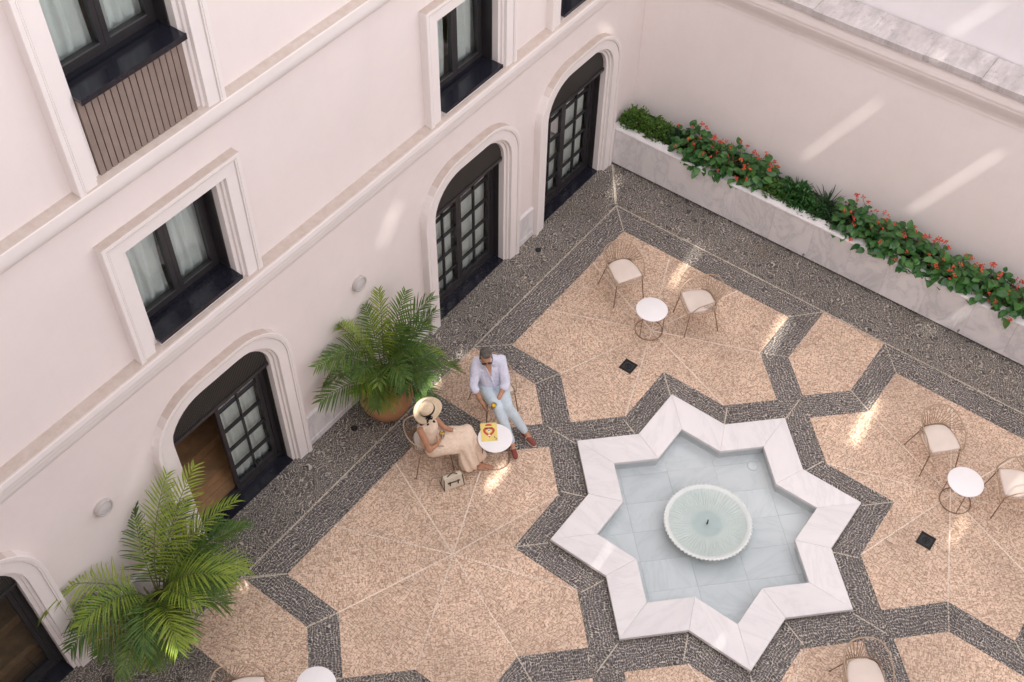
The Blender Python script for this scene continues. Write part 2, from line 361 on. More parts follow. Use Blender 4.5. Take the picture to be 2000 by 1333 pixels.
# star, kite and band panels of the mosaic, laid out on the 4.54 m lattice
S1, S2 = star_pts(1.43), star_pts(1.74)
CEL = 4.54
def build_cell(fx, border_x=True, inner=True):
    """fx maps local (x,y) of a cell to the world"""
    def A(pts): return [fx(*p) for p in pts]
    def ang(p, q): a, c = fx(*p), fx(*q); return atan2(c[1]-a[1], c[0]-a[0])
    if inner:
        for i in range(16):
            j = (i+1) % 16
            panel('band_panel', A([S1[i], S1[j], S2[j], S2[i]]), M['darkpeb'], ang(S1[i], S1[j]))
            n = Vector(S2[i]); strip(fx(*S1[i]), fx(*S2[i]), 0.022)
    for sx in (1, -1):
        for sy in (1, -1):
            edge = border_x if sx > 0 else False
            c = (2.27, 2.27)
            R = [(3.70, 3.70), (2.86, 3.70), (0.84, 3.70), (0.84, 2.86), (0.25, 2.27), (0.78, 1.74), (1.74, 1.74), (1.74, 0.78), (2.27, 0.25), (2.86, 0.84), (3.70, 0.84), (3.70, 1.68)]
            if not edge: R = R[:11]+[(3.70, 1.68), (4.28, 2.27), (3.70, 2.86)]
            notch = [p for p in R if p in ((2.86, 3.70), (0.84, 2.86), (0.78, 1.74), (1.74, 0.78), (2.86, 0.84), (3.70, 1.68), (3.70, 2.86))]
            if edge: notch.append((3.70, 2.86)); R.append((3.70, 2.86))
            notch.append((1.68, 3.70)); k = R.index((0.84, 3.70)); R.insert(k, (1.68, 3.70))
            R.sort(key=lambda p: atan2(p[1]-c[1], p[0]-c[0]))
            m_ = len(R); st = [i for i, p in enumerate(R) if p in notch]
            g = lambda p: (sx*p[0], sy*p[1])
            for q, i in enumerate(st):
                j = st[(q+1) % len(st)]; seq = []; k = i
                while True:
                    seq.append(R[k])
                    if k == j: break
                    k = (k+1) % m_
                mid = (sum(p[0] for p in seq)/len(seq), sum(p[1] for p in seq)/len(seq))
                panel('star_panel', A([g(c)]+[g(p) for p in seq]), M['beigepeb'], ang(g(c), g(mid)))
                strip(fx(*g(c)), fx(*g(R[i])), 0.024, mat='rosejoint')
            # pale edging stones round the star
            for i in range(m_):
                a_, b_ = g(R[i]), g(R[(i+1) % m_])
            # strips between star and kites
            for sw in (0, 1):
                h = (lambda p: g(p)) if not sw else (lambda p: g((p[1], p[0])))
                panel('band_panel', A([h(p) for p in ((2.27, 0.25), (2.86, 0.84), (3.03, 0.48), (2.55, 0.0))]), M['darkpeb'], ang(h((2.27, 0.25)), h((2.86, 0.84))))
                panel('band_panel', A([h(p) for p in ((2.86, 0.84), (3.70, 0.84), (4.1, 0.48), (3.03, 0.48))]), M['darkpeb'], ang(h((2.86, 0.84)), h((3.70, 0.84))))
                strip(fx(*h((2.86, 0.84))), fx(*h((3.03, 0.48))), 0.02); strip(fx(*h((3.70, 0.84))), fx(*h((4.1, 0.48))), 0.02)
                if (sw == 1 and sy > 0) or (sw == 0 and edge):
                    panel('border_panel', A([h(p) for p in ((3.70, 0.84), (3.70, 3.70), (4.10, 4.10), (4.10, 0.48))]), M['darkpeb'], ang(h((3.70, 0.84)), h((3.70, 3.70))))
                    strip(fx(*h((4.10, 0.0))), fx(*h((4.10, 4.10))), 0.03); strip(fx(*h((3.70, 3.70))), fx(*h((4.10, 4.10))), 0.022)
    for d in range(4):
        c_, s_ = (1, 0, -1, 0)[d], (0, 1, 0, -1)[d]
        K = [(2.55, 0), (3.03, 0.48), (4.1, 0.48), (4.1, -0.48), (3.03, -0.48)]
        panel('kite_panel', A([(x*c_-y*s_, x*s_+y*c_) for x, y in K]), M['beigepeb'], ang((0, 0), (c_-s_*0.4, s_+c_*0.4)))
build_cell(lambda x, y: (x, y))
build_cell(lambda x, y: (-4.54-x, y+0.0), border_x=False, inner=True) if False else None
for sy in (1,):
    K = [(2.55, 0), (3.03, 0.48), (4.1, 0.48), (4.1, -0.48), (3.03, -0.48)]
    panel('kite_panel', [(-4.54-y, x) for x, y in K], M['beigepeb'], 0.4)
    panel('band_panel', [(-3.70, 2.86), (-3.70, 3.70), (-4.06, 4.1), (-4.06, 3.03)], M['darkpeb'], pi/2)
    panel('band_panel', [(-4.28, 2.27), (-3.70, 2.86), (-4.06, 3.03), (-4.54, 2.55)], M['darkpeb'], pi/4)
    strip((-3.70, 2.86), (-4.06, 3.03)); strip((-3.7, 3.7), (-4.06, 4.1)); strip((-4.28, 2.27), (-4.54, 2.55))
    panel('border_panel', [(-4.10, 4.10), (-5.0, 4.10), (-5.0, 4.14), (-4.10, 4.14)], M['creampeb'], 0)
strip((4.12, 4.12), (4.86, 4.68), 0.05)
# the round ground lights and the two gullies set in the paving
for i, (x, y) in enumerate(((2.573, 4.507), (-1.587, 4.503), (-0.374, 4.49), (-5.543, 4.501))):
    lab = ['small round ground light in the dark paving between the two far doors', 'small round ground light in the dark paving by the marble skirting', 'small round ground light beside the terracotta pot', 'small round ground light under the nearest palm'][i]
    t = empty('ground_light', (x, y, 0), lab, 'ground light', 'ground lights along the facade')
    bm = bmesh.new(); lathe(bm, [(0.045, 0.0), (0.045, 0.012), (0.030, 0.012)], 20); obj('ring', bm, M['iron'], t, True)
    bm = bmesh.new(); lathe(bm, [(0.001, 0.0095), (0.031, 0.0095)], 20); obj('lens', bm, M['lining'], t)
for i, (x, y) in enumerate(((1.516, 2.18), (1.458, -2.298))):
    t = empty('floor_drain', (x, y, 0.004), ['square black floor drain in the beige paving before the far cafe table', 'square black floor drain in the beige paving right of the fountain'][i], 'drain', 'floor drains')
    bm = bmesh.new()
    for s in (-1, 1):
        box(bm, s*0.085-0.012, s*0.085+0.012, -0.097, 0.097, 0, 0.014); box(bm, -0.073, 0.073, s*0.085-0.012, s*0.085+0.012, 0, 0.0135)
    obj('frame', bm, M['iron'], t)
    bm = bmesh.new(); box(bm, -0.073, 0.073, -0.073, 0.073, 0.0, 0.006); obj('grate_plate', bm, M['lining'], t)
    bm = bmesh.new(); lathe(bm, [(0.05, 0.006), (0.05, 0.012), (0.036, 0.012), (0.032, 0.007)], 24); lathe(bm, [(0.022, 0.006), (0.02, 0.012), (0.001, 0.012)], 16)
    obj('grate_ring', bm, M['iron'], t, False)

# ================================================================== HOTEL FACADE
hotel = empty('hotel_building', (0, YW, 0), 'cream hotel facade with arched glazed doors below and framed windows above, left of the court', 'building')
hotel.location = (0, 0, 0)
ARCH = [-6.80, -3.20, 1.33, 3.83]; WIN = [-3.17, 1.355, 3.82]
HW, ZT, RA = 0.747, 2.52, 0.47
def arch(h, zt, r, z0=0.0, n=9):
    P = [(-h, z0), (-h, zt-r)]
    P += [(-h+r-r*cos(a), zt-r+r*sin(a)) for a in [pi/2*i/n for i in range(1, n+1)]]
    P += [(h-r+r*sin(a), zt-r+r*cos(a)) for a in [pi/2*i/n for i in range(0, n+1)]]
    P += [(h, z0)]
    return P
WZ0, WZT, WH = 3.62, 4.95, 0.57
hol = [[(c+x, z) for x, z in arch(HW+0.02, ZT+0.02, RA+0.02, -0.3)] for c in ARCH]
hol += [[(c-WH-0.02, WZ0), (c-WH-0.02, WZT+0.02), (c+WH+0.02, WZT+0.02), (c+WH+0.02, WZ0)] for c in WIN]
hol += [[(-3.17-WH-0.02, 5.86), (-3.17-WH-0.02, 8.95), (-3.17+WH+0.02, 8.95), (-3.17+WH+0.02, 5.86)]]
hol += [[(c-WH-0.02, 5.86), (c-WH-0.02, 8.95), (c+WH+0.02, 8.95), (c+WH+0.02, 5.86)] for c in (1.355, 3.82)]
bm = holes_mesh([(-14, -0.5), (-14, 13), (7.5, 13), (7.5, -0.5)], hol, 0.12, lambda u, v, w: (u, YW+0.12+w, v))
obj('wall', bm, M['wall'], hotel)

# profile of the surrounds: (distance outward from the opening, y)
PRO = [(0.0, 4.90), (0.0, 4.797), (0.042, 4.795), (0.045, 4.765), (0.072, 4.763), (0.078, 4.722), (0.205, 4.718), (0.207, 4.726), (0.214, 4.726), (0.216, 4.704), (0.228, 4.703), (0.230, 4.708), (0.234, 4.708), (0.236, 4.701), (0.274, 4.700), (0.28, 4.706), (0.28, YW+0.004)]
for c in ARCH:
    bm = bmesh.new()
    sweep(bm, [[(c+x, y, z) for x, z in arch(HW+d, ZT+d, RA+d*0.95)] for d, y in PRO])
    o = obj('arch_surround', bm, M['trim'], hotel)
def wframe(c, z0, zt):
    bm = bmesh.new()
    sweep(bm, [[(c-WH-d, y, z0), (c-WH-d, y, zt+d), (c+WH+d, y, zt+d), (c+WH+d, y, z0)] for d, y in PRO])
    return obj('window_surround', bm, M['trim'], hotel)
for c in WIN: wframe(c, 3.625, WZT)
for c in (-3.17, 1.355, 3.82): wframe(c, 5.885, 8.95)

# string courses: profile (y, z) run along x
def course(prof, name='string_course'):
    bm = bmesh.new(); sweep(bm, [[(-14, y, z), (XR+0.4, y, z)] for y, z in prof]); return obj(name, bm, M['trim'], hotel)
course([(YW+0.01, 3.640), (4.680, 3.622), (4.668, 3.612), (4.664, 3.60), (4.664, 3.53), (4.670, 3.505), (4.690, 3.492), (4.708, 3.485), (4.712, 3.47), (4.712, 3.42), (4.718, 3.395), (4.738, 3.375), (4.758, 3.365), (4.764, 3.35), (4.766, 3.30), (4.776, 3.26), (4.795, 3.225), (YW+0.01, 3.19)])
bm = bmesh.new(); sweep(bm, [[(-14, y, z), (XR+0.4, y, z)] for y, z in ((YW+0.01, 5.903), (4.697, 5.885), (4.690, 5.876))])
sweep(bm, [[(-14, y, z), (XR+0.4, y, z)] for y, z in ((4.690, 5.876), (4.690, 5.80), (4.694, 5.76), (4.708, 5.715), (4.735, 5.67), (4.765, 5.64), (4.790, 5.62), (YW+0.003, 5.61))])
obj('string_course', bm, M['trim'], hotel, True)
# marble skirting slabs between the doors
def skirting(x0, x1, n):
    for i in range(n):
        a, b_ = x0+(x1-x0)*i/n, x0+(x1-x0)*(i+1)/n
        bm = bmesh.new(); box(bm, a+0.001, b_-0.001, 4.765, YW+0.01, 0.0, 0.09); box(bm, a+0.001, b_-0.001, 4.777, YW+0.01, 0.09, 0.54)
        # sloped top lip
        v = [bm.verts.new(p) for p in ((a+0.001, 4.777, 0.541), (b_-0.001, 4.777, 0.541), (b_-0.001, YW+0.01, 0.57), (a+0.001, YW+0.01, 0.57))]; bm.faces.new(v)
        obj('skirting_slab', bm, M['slab'], hotel)
ow = HW+0.28
skirting(-6.80+ow, -3.20-ow, 2); skirting(-3.20+ow, 1.33-ow, 3); skirting(1.33+ow, 3.83-ow, 1)

def curtain(name, x0, x1, z0, z1, y, parent, amp=0.035, folds=9, gap=None, ph=0.0):
    bm = bmesh.new(); nx, nz = folds*8, 6; R = []
    for k in range(nz+1):
        z = z0+(z1-z0)*k/nz; row = []
        for i in range(nx+1):
            u = i/nx; a = folds*2*pi*u+ph
            yy = y+amp*(sin(a)*0.7+0.3*sin(2.3*a+1))*(1.0-0.25*k/nz)
            row.append(bm.verts.new((x0+(x1-x0)*u+0.012*sin(a*0.7+k), yy, z+0.012*sin(a*0.5))))
        R.append(row)
    for k in range(nz):
        for i in range(nx): bm.faces.new((R[k][i], R[k][i+1], R[k+1][i+1], R[k+1][i]))
    return obj(name, bm, M['curtain'], parent, True, False)

# ---- arched french doors
YD = 5.00
def door(idx, c, open_left=False):
    fr = bmesh.new()
    # dark lining of the reveal
    sweep(fr, [[(c+x, y, z) for x, z in arch(HW-0.004, ZT-0.004, RA)] for y in (4.885, 5.12)])
    x0, x1 = c-HW+0.004, c+HW-0.004
    for a, b_ in ((x0, x0+0.06), (x1-0.06, x1)): box(fr, a, b_, YD-0.02, YD+0.06, 0.02, 2.3)
    box(fr, x0+0.06, x1-0.06, YD-0.02, YD+0.06, 0.02, 0.062)
    d = obj('french_door', fr, M['metal'], hotel)
    d['label'] = ['arched dark french door at the bottom left corner, reflecting the court', 'arched french door with its left leaf open onto a wooden floor', 'arched french door behind the second palm, closed', 'arched french door next to the planter, closed'][idx]
    bm = bmesh.new(); box(bm, c-HW+0.0, c+HW-0.0, 4.79, YD-0.02, 0.0, 0.022); box(bm, x0, x1, YD-0.0205, 5.3, -0.01, 0.019)
    obj('threshold', bm, M['sill'], d)
    pan = [(x, z) for x, z in arch(HW-0.006, ZT-0.006, RA, 2.035)]
    bm = bmesh.new(); prism(bm, pan, 0, 0.025)
    for v in bm.verts: v.co = Vector((c+v.co.x, 4.845+v.co.z, v.co.y))
    obj('transom_panel', bm, M['perf'], d)
    bm = bmesh.new(); box(bm, x0+0.003, x1-0.003, 4.825, 4.885, 1.985, 2.035); obj('transom_rail', bm, M['metal'], d)
    mid = c-0.03
    for side in (-1, 1):
        a, b_ = (x0+0.06, mid) if side < 0 else (mid, x1-0.06)
        lf = bmesh.new()
        st = 0.055
        zs = [0.165, 0.475, 0.855, 1.24, 1.63, 2.0, 2.25]
        box(lf, a+0.002, a+st, YD-0.008, YD+0.045, 0.064, 2.3); box(lf, b_-st, b_-0.002, YD-0.008, YD+0.045, 0.064, 2.3)
        box(lf, a+st, b_-st, YD-0.008, YD+0.045, 0.064, zs[0])
        m_ = (a+b_)/2
        if idx == 0: zs = [0.165, 2.25]
        else: box(lf, m_-0.008, m_+0.008, YD-0.004, YD+0.04, zs[0], 2.3)
        for z in zs[1:-1]:
            for q0, q1 in ((a+st, m_-0.008), (m_+0.008, b_-st)):
                box(lf, q0, q1, YD-0.003, YD+0.038, z-0.0135, z-0.0055); box(lf, q0, q1, YD-0.003, YD+0.038, z+0.0055, z+0.0135)
        if open_left and side < 0:
            for v in lf.verts:                 # leaf swung inwards on its left jamb
                dx, dy = v.co.x-a, v.co.y-YD; v.co.x = a+0.02-dy*0.98+dx*0.12; v.co.y = YD+0.06+dx*0.985
        o = obj('door_leaf', lf, M['metal'], d)
        if not (open_left and side < 0):
            for z0, z1 in zip(zs[:-1], zs[1:]):
                for q0, q1 in (((a+st, b_-st),) if idx == 0 else ((a+st, m_-0.008), (m_+0.008, b_-st))):
                    bm = bmesh.new(); v = [bm.verts.new(p) for p in ((q0, YD+0.02, z0), (q1, YD+0.02, z0), (q1, YD+0.02, z1), (q0, YD+0.02, z1))]; bm.faces.new(v)
                    obj('pane', bm, M['glass'], d)
            if idx != 0: curtain('curtain', a+0.06, b_-0.03, 0.07, 2.35, YD+0.11, d, 0.03, 6, ph=idx*1.7+side)
for i, c in enumerate(ARCH): door(i, c, i == 1)

# rooms behind the doors
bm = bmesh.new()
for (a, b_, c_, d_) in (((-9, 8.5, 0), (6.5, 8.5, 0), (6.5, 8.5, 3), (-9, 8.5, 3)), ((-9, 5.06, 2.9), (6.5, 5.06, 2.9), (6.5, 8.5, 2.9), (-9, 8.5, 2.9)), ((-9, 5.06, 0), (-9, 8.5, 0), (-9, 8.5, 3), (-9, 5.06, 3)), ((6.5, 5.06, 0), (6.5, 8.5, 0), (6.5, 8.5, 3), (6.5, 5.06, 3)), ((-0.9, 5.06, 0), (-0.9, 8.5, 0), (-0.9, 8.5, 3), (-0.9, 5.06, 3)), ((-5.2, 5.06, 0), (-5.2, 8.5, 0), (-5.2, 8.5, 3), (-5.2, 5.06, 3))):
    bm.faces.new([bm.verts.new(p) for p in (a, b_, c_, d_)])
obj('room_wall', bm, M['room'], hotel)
for i in range(22):
    y = 5.08+i*0.155
    for x0, x1 in ((-9, -6.3), (-6.3, -3.9), (-3.9, -2.0), (-2.0, 6.5)):
        bm = bmesh.new(); box(bm, x0+0.002, x1-0.002, y+0.002, y+0.153, -0.02, 0.02+0.004*((i*7) % 3)/2); obj('floor_board', bm, M['wood'], hotel)
for z, y in ((0.15, 5.34), (0.30, 5.66), (0.45, 5.98), (0.60, 6.30)):
    bm = bmesh.new(); box(bm, -5.19, -0.91, y, y+0.31, 0.025, z); obj('interior_step', bm, M['wood'], hotel)
    bm = bmesh.new(); box(bm, -9, -5.21, y, y+0.31, 0.025, z); obj('interior_step', bm, M['wood'], hotel)

# ---- windows
def window(c, z_sill, top, kind, lab):
    YG = 5.05
    fr = bmesh.new()
    x0, x1 = c-WH+0.004, c+WH-0.004
    zb = z_sill
    for a in (x0, x1):          # lining
        s = 1 if a == x0 else -1
        box(fr, min(a, a+s*0.012), max(a, a+s*0.012), 4.885, 5.12, zb, top+0.01)
    for a, b_ in ((x0+0.012, x0+0.06), (x1-0.06, x1-0.012)): box(fr, a, b_, YG-0.01, YG+0.06, zb, top)
    box(fr, x0+0.06, x1-0.06, YG-0.01, YG+0.06, zb, zb+0.055); box(fr, x0+0.06, x1-0.06, YG-0.01, YG+0.06, top-0.05, top)
    w = obj('window', fr, M['metal'], hotel); w['label'] = lab
    for a, b_ in ((x0+0.06, c-0.0), (c, x1-0.06)):
        sm = bmesh.new()
        box(sm, a+0.002, a+0.055, YG-0.03, YG+0.03, zb+0.057, top-0.052); box(sm, b_-0.055, b_-0.002, YG-0.03, YG+0.03, zb+0.057, top-0.052)
        box(sm, a+0.055, b_-0.055, YG-0.03, YG+0.03, zb+0.057, zb+0.115); box(sm, a+0.055, b_-0.055, YG-0.03, YG+0.03, top-0.105, top-0.052)
        obj('sash', sm, M['metal'], w)
        bm = bmesh.new(); box(bm, a+0.055, b_-0.055, YG-0.036, YG-0.031, zb+0.106, zb+0.119); obj('glazing_bead', bm, M['steel'], w)
        bm = bmesh.new(); bm.faces.new([bm.verts.new(p) for p in ((a+0.05, YG, zb+0.11), (b_-0.05, YG, zb+0.11), (b_-0.05, YG, top-0.1), (a+0.05, YG, top-0.1))]); obj('pane', bm, M['glass'], w)
    curtain('curtain', x0+0.02, c-0.03, zb-0.03, top, YG+0.11, w, 0.042, 4, ph=c); curtain('curtain', c+0.05, x1-0.04, zb-0.03, top, YG+0.11, w, 0.042, 4, ph=c+2)
    bm = bmesh.new()
    if kind == 'french':
        box(bm, c-WH+0.002, c+WH-0.002, 4.705, YG-0.01, zb-0.035, zb-0.002); box(bm, c-WH-0.0, c+WH+0.0, 4.690, 4.7045, zb-0.055, zb+0.004)
    else:
        box(bm, c-WH+0.002, c+WH-0.002, 4.72, YG-0.01, zb-0.035, zb-0.002); box(bm, c-WH+0.002, c+WH-0.002, 4.712, 4.7195, zb-0.045, zb+0.006)
    obj('sill', bm, M['sill'], w)
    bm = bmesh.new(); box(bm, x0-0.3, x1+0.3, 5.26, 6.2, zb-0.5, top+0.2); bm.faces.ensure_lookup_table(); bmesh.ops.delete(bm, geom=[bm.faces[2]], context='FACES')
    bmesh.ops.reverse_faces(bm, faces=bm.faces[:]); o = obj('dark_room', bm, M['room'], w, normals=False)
    if kind == 'french':
        n = 17; zb0 = 5.905
        bm = bmesh.new(); box(bm, c-WH+0.003, c+WH-0.003, 4.80, 4.83, zb0-0.03, zb-0.056); obj('slat_backing', bm, M['gapdark'], w)
        first = None
        for i in range(n):
            a = c-WH+0.004+(2*WH-0.008)*i/n; b_ = a+(2*WH-0.008)/n
            bm = bmesh.new(); box(bm, a+0.0055, b_-0.0055, 4.775, 4.80, zb0-0.02, zb-0.057)
            obj('slat', bm, M['slat'], w)
    else:
        bm = bmesh.new(); box(bm, c-WH+0.001, c+WH-0.001, 4.735, 4.85, 3.62, zb-0.046); obj('sill_block', bm, M['marble'], w)
for c, lab in zip(WIN, ('framed two-sash window with sheer curtains above the open door', 'framed window with black sill above the door behind the second palm', 'framed window cut by the top of the picture, nearest the corner')):
    window(c, 3.72, WZT-0.02, 'plain', lab)
window(-3.17, 6.75, 8.93, 'french', 'upper window at the top left with taupe slats below its black sill')
for c, l_ in ((1.355, 'upper window above the picture, second bay'), (3.82, 'upper window above the picture, bay by the corner')): window(c, 6.75, 8.93, 'french', l_)

# wall lamps
for i, x in enumerate((-0.90, -4.95)):
    t = empty('wall_lamp', (x, YW, 2.07), ['round white wall lamp above the second palm', 'round white wall lamp above the nearest palm'][i], 'wall lamp', 'round wall lamps on the facade')
    def face(bm):
        for v in bm.verts: v.co = Vector((v.co.x, -v.co.z, v.co.y))
    bm = bmesh.new(); lathe(bm, [(0.108, 0.0), (0.108, 0.048), (0.102, 0.055), (0.088, 0.055), (0.084, 0.045)], 40); face(bm); obj('ring', bm, M['lampring'], t, False)
    bm = bmesh.new(); lathe(bm, [(0.0845, 0.043), (0.06, 0.050), (0.001, 0.052)], 40); face(bm); obj('diffuser', bm, M['lampglass'], t, True)

# ================================================================== BACK WALL, UPPER BUILDING
gw = empty('garden_wall', (XR, 0, 0), 'plain pale wall with moulded cornice behind the flower planter', 'wall'); gw.location = (0, 0, 0)
bm = bmesh.new(); box(bm, XR, XR+0.38, -14, YW-0.001, -0.3, 3.60); obj('wall', bm, M['garden'], gw)
bm = bmesh.new()
sweep(bm, [[(x, -14, z), (x, YW-0.002, z)] for x, z in ((XR-0.001, 3.09), (XR-0.014, 3.10), (XR-0.014, 3.155), (XR-0.030, 3.165), (XR-0.036, 3.19), (XR-0.050, 3.23), (XR-0.074, 3.28), (XR-0.10, 3.34), (XR-0.114, 3.38), (XR-0.114, 3.43), (XR-0.135, 3.44), (XR-0.135, 3.60), (XR-0.06, 3.605))])
obj('cornice', bm, M['garden'], gw)
ys = [-14, -9, -6, -4.2, -3.1, -2.05, -1.0, -0.15, 0.62, 1.38, 2.2, 3.1, 4.0, YW-0.004]
random.seed(3)
for a, b_ in zip(ys[:-1], ys[1:]):
    bm = bmesh.new(); j = random.uniform(-0.006, 0.006)
    box(bm, XR-0.165+j, XR+0.385, a+0.0015, b_-0.0015, 3.6055, 3.70+j)
    obj('coping_slab', bm, M['coping'], gw)
ub = empty('upper_building', (6, 0, 0), 'white building wall rising behind the weathered coping, top right', 'building'); ub.location = (0, 0, 0)
bm = bmesh.new(); box(bm, 5.96, 6.4, -14, YW-0.001, 2.5, 9.0); obj('wall', bm, M['lilac'], ub)

# unseen side of the court; slotted wall added to block sun and shape patches
SLOTS = [
    ((4.132,2.594,0),(3.204,2.520,0),0.085,'g'),
    ((3.691,0.854,0),(2.877,0.755,0),0.13,'g'),
    ((3.134,-0.822,0),(2.246,-0.893,0),0.11,'g'),
    ((2.115,-2.560,0),(1.590,-2.553,0),0.04,'g'),
    ((0.383,4.213,0),(-0.418,4.123,0),0.12,'g'),
    ((-0.80,2.538,0),(-1.258,2.516,0),0.12,'g'),
    ((-4.022,4.236,0),(-4.133,3.950,0),0.09,'g'),
    ((-0.878,0.783,0.09),(-1.661,0.742,0.09),0.012,'g'),
    ((-1.190,-0.969,0.09),(-1.706,-0.918,0.09),0.014,'g'),
    ((4.713,4.428,0),(4.109,4.240,0),0.06,'g'),
    ((4.900,-0.909,0),(4.655,-0.877,0),0.05,'g'),
    ((2.761,-2.920,0.47),(2.426,-2.879,0.47),0.04,'g'),
    ((4.875,-1.296,0.67),(4.875,-1.054,0.126),0.015,'b'),
    ((5.560,1.033,2.639),(5.560,1.853,1.203),0.011,'b'),
    ((5.560,-0.700,2.672),(5.560,0.127,1.131),0.013,'b'),
    ((5.960,0.075,4.407),(5.960,0.525,3.75),0.012,'b'),
    ((5.618,0.477,3.70),(5.41,0.509,3.70),0.05,'g'),
    ((-0.02,4.81,2.80),(-0.42,4.81,2.32),0.05,'l'),
    ((-0.16,4.81,2.76),(-0.56,4.81,2.28),0.05,'l'),
    ((-0.30,4.81,2.62),(-0.60,4.81,2.24),0.03,'l'),
    ((-4.28,4.81,2.40),(-4.70,4.81,1.98),0.018,'l'),
    ((-4.16,4.81,2.44),(-4.60,4.81,1.94),0.022,'l'),
    ((-4.04,4.81,2.42),(-4.48,4.81,1.90),0.018,'l'),
    ((4.137,4.70,3.090),(4.409,4.70,2.784),0.05,'l'),
]
XO = -11.0
slots = []
for A, B, w_, kd in SLOTS:
    A, B = Vector(A), Vector(B); d = (B-A).normalized(); n = {'g': Vector((0, 0, 1)), 'b': Vector((1, 0, 0)), 'l': Vector((0, 1, 0))}[kd]
    s = d.cross(n)*w_/2; q = []
    for P in (A+s, B+s, B-s, A-s):
        t = (XO-P.x)/SUN.x; P = P+SUN*t; q.append((P.y, P.z))
    slots.append(q)
ob_ = empty('sun_blocker', (XO, 0, 0), 'unseen wall added behind the camera to block the sun, slotted to shape its patches', 'building'); ob_.location = (0, 0, 0)
bm = holes_mesh([(-20, -0.3), (8, -0.3), (8, 21), (-20, 21)], slots, 0.01, lambda u, v, w: (XO-0.01+w, u, v))
obj('slotted_blocker', bm, M['dull'], ob_)
sb = empty('side_building', (0, -12, 0), 'white building closing the court on the right', 'building'); sb.location = (0, 0, 0)
bm = bmesh.new(); box(bm, -10.9, 8, -13.4, -13.0, -0.3, 11.0); obj('wall', bm, M['garden'], sb)

# ================================================================== STAR FOUNTAIN
ft = empty('star_fountain', (0, 0, 0), 'eight-pointed star pool with white marble rim in the middle of the court', 'fountain')
RT, RB = 0.095, 0.045
So, Si = star_pts(1.414), star_pts(1.0)
# sixteen rim slabs, mitred at every point and notch
for i in range(16):
    j = (i+1) % 16
    q = [Vector(p) for p in (So[i], So[j], Si[j], Si[i])]; cen = sum(q, Vector((0, 0)))/4
    q = [p+(cen-p).normalized()*0.0006 for p in q]
    bm = bmesh.new(); prism(bm, q, RB, RT)
    bmesh.ops.bevel(bm, geom=[e for e in bm.edges if abs(e.verts[0].co.z-RT) < 1e-5 and abs(e.verts[1].co.z-RT) < 1e-5], offset=0.004, segments=1, affect='EDGES')
    obj('rim_slab', bm, M['marble'], ft)
bm = bmesh.new()
sA, sB = star_pts(1.375), star_pts(1.03)
for i in range(16):
    j = (i+1) % 16
    for S_ in (sA, sB): bm.faces.new([bm.verts.new((*p, z)) for p, z in ((S_[i], -0.2), (S_[j], -0.2), (S_[j], RB-0.0005), (S_[i], RB-0.0005))])
obj('basin_wall', bm, M['tile'], ft)
# floor tiles, laid on the diagonal of the court
random.seed(5)
for iu in range(-5, 5):
    for iv in range(-4, 4):
        u0, v0 = iu*0.42+0.07+(0.0 if iv % 2 else 0.0), iv*0.63+0.29
        cu, cv = u0+0.21, v0+0.315
        if max(abs(cu), abs(cv)) > 1.55: continue
        bm = bmesh.new(); zt = -0.115+random.uniform(-0.001, 0.001)
        P = []
        for u, v in ((u0+0.001, v0+0.001), (u0+0.419, v0+0.001), (u0+0.419, v0+0.629), (u0+0.001, v0+0.629)): P.append(((u-v)*0.7071, (u+v)*0.7071))
        if all(max(abs(p[0]), abs(p[1])) > 1.05 and abs(p[0])+abs(p[1]) > 1.45 for p in P) and max(abs(cu), abs(cv)) > 1.2: pass
        prism(bm, P, -0.14, zt); obj('pool_tile', bm, M['tile'], ft)
bm = bmesh.new(); prism(bm, [(-1.9, -1.9), (1.9, -1.9), (1.9, 1.9), (-1.9, 1.9)], -0.16, -0.141); obj('basin_bed', bm, M['slab'], ft)
bm = bmesh.new(); f = bm.faces.new([bm.verts.new((*p, 0.018)) for p in star_pts(1.031)]); bmesh.ops.triangulate(bm, faces=[f]); o = obj('water', bm, M['water'], ft)
bm = bmesh.new(); lathe(bm, [(0.075, -0.1135), (0.075, -0.108), (0.055, -0.104), (0.001, -0.104)], 28, (1.2, 0.0, 0)); obj('pool_light', bm, M['tile'], ft, True)
# fluted bowl
fb = empty('fountain_bowl', (0.0, 0.0, -0.11), 'round fluted pale marble bowl with a small jet in the middle of the star pool', 'bowl')
fb.scale = (1.01, 1.01, 0.68)
NF = 64
def flute(i, a, r): return r*(1+(0.016 if r > 0.3 else 0.0)*cos(NF*a)*min(1, r/0.5))
prof_out = [(0.22, 0.0), (0.24, 0.04), (0.36, 0.10), (0.46, 0.165), (0.525, 0.235), (0.548, 0.265), (0.546, 0.280), (0.530, 0.286)]
prof_in = [(0.512, 0.278), (0.495, 0.262), (0.46, 0.243), (0.41, 0.226), (0.36, 0.212), (0.30, 0.200), (0.24, 0.192), (0.15, 0.186), (0.002, 0.183)]
bm = bmesh.new(); lathe(bm, prof_out+prof_in, NF*6, mod=flute)
for v in bm.verts:
    r = sqrt(v.co.x**2+v.co.y**2)
    if v.co.z > 0.17 and 0.18 < r < 0.53: v.co.z += 0.0075*cos(NF*atan2(v.co.y, v.co.x))*min(1, (r-0.18)/0.12)*min(1, (0.53-r)/0.03)
obj('bowl', bm, M['bowl'], fb, True)
bm = bmesh.new(); lathe(bm, [(0.487, 0.258), (0.3, 0.258), (0.001, 0.258)], 96); obj('bowl_water', bm, M['bowlwater'], fb, True)
bm = bmesh.new(); lathe(bm, [(0.010, 0.18), (0.009, 0.25), (0.007, 0.32), (0.001, 0.32)], 14); obj('nozzle', bm, M['iron'], fb, True)

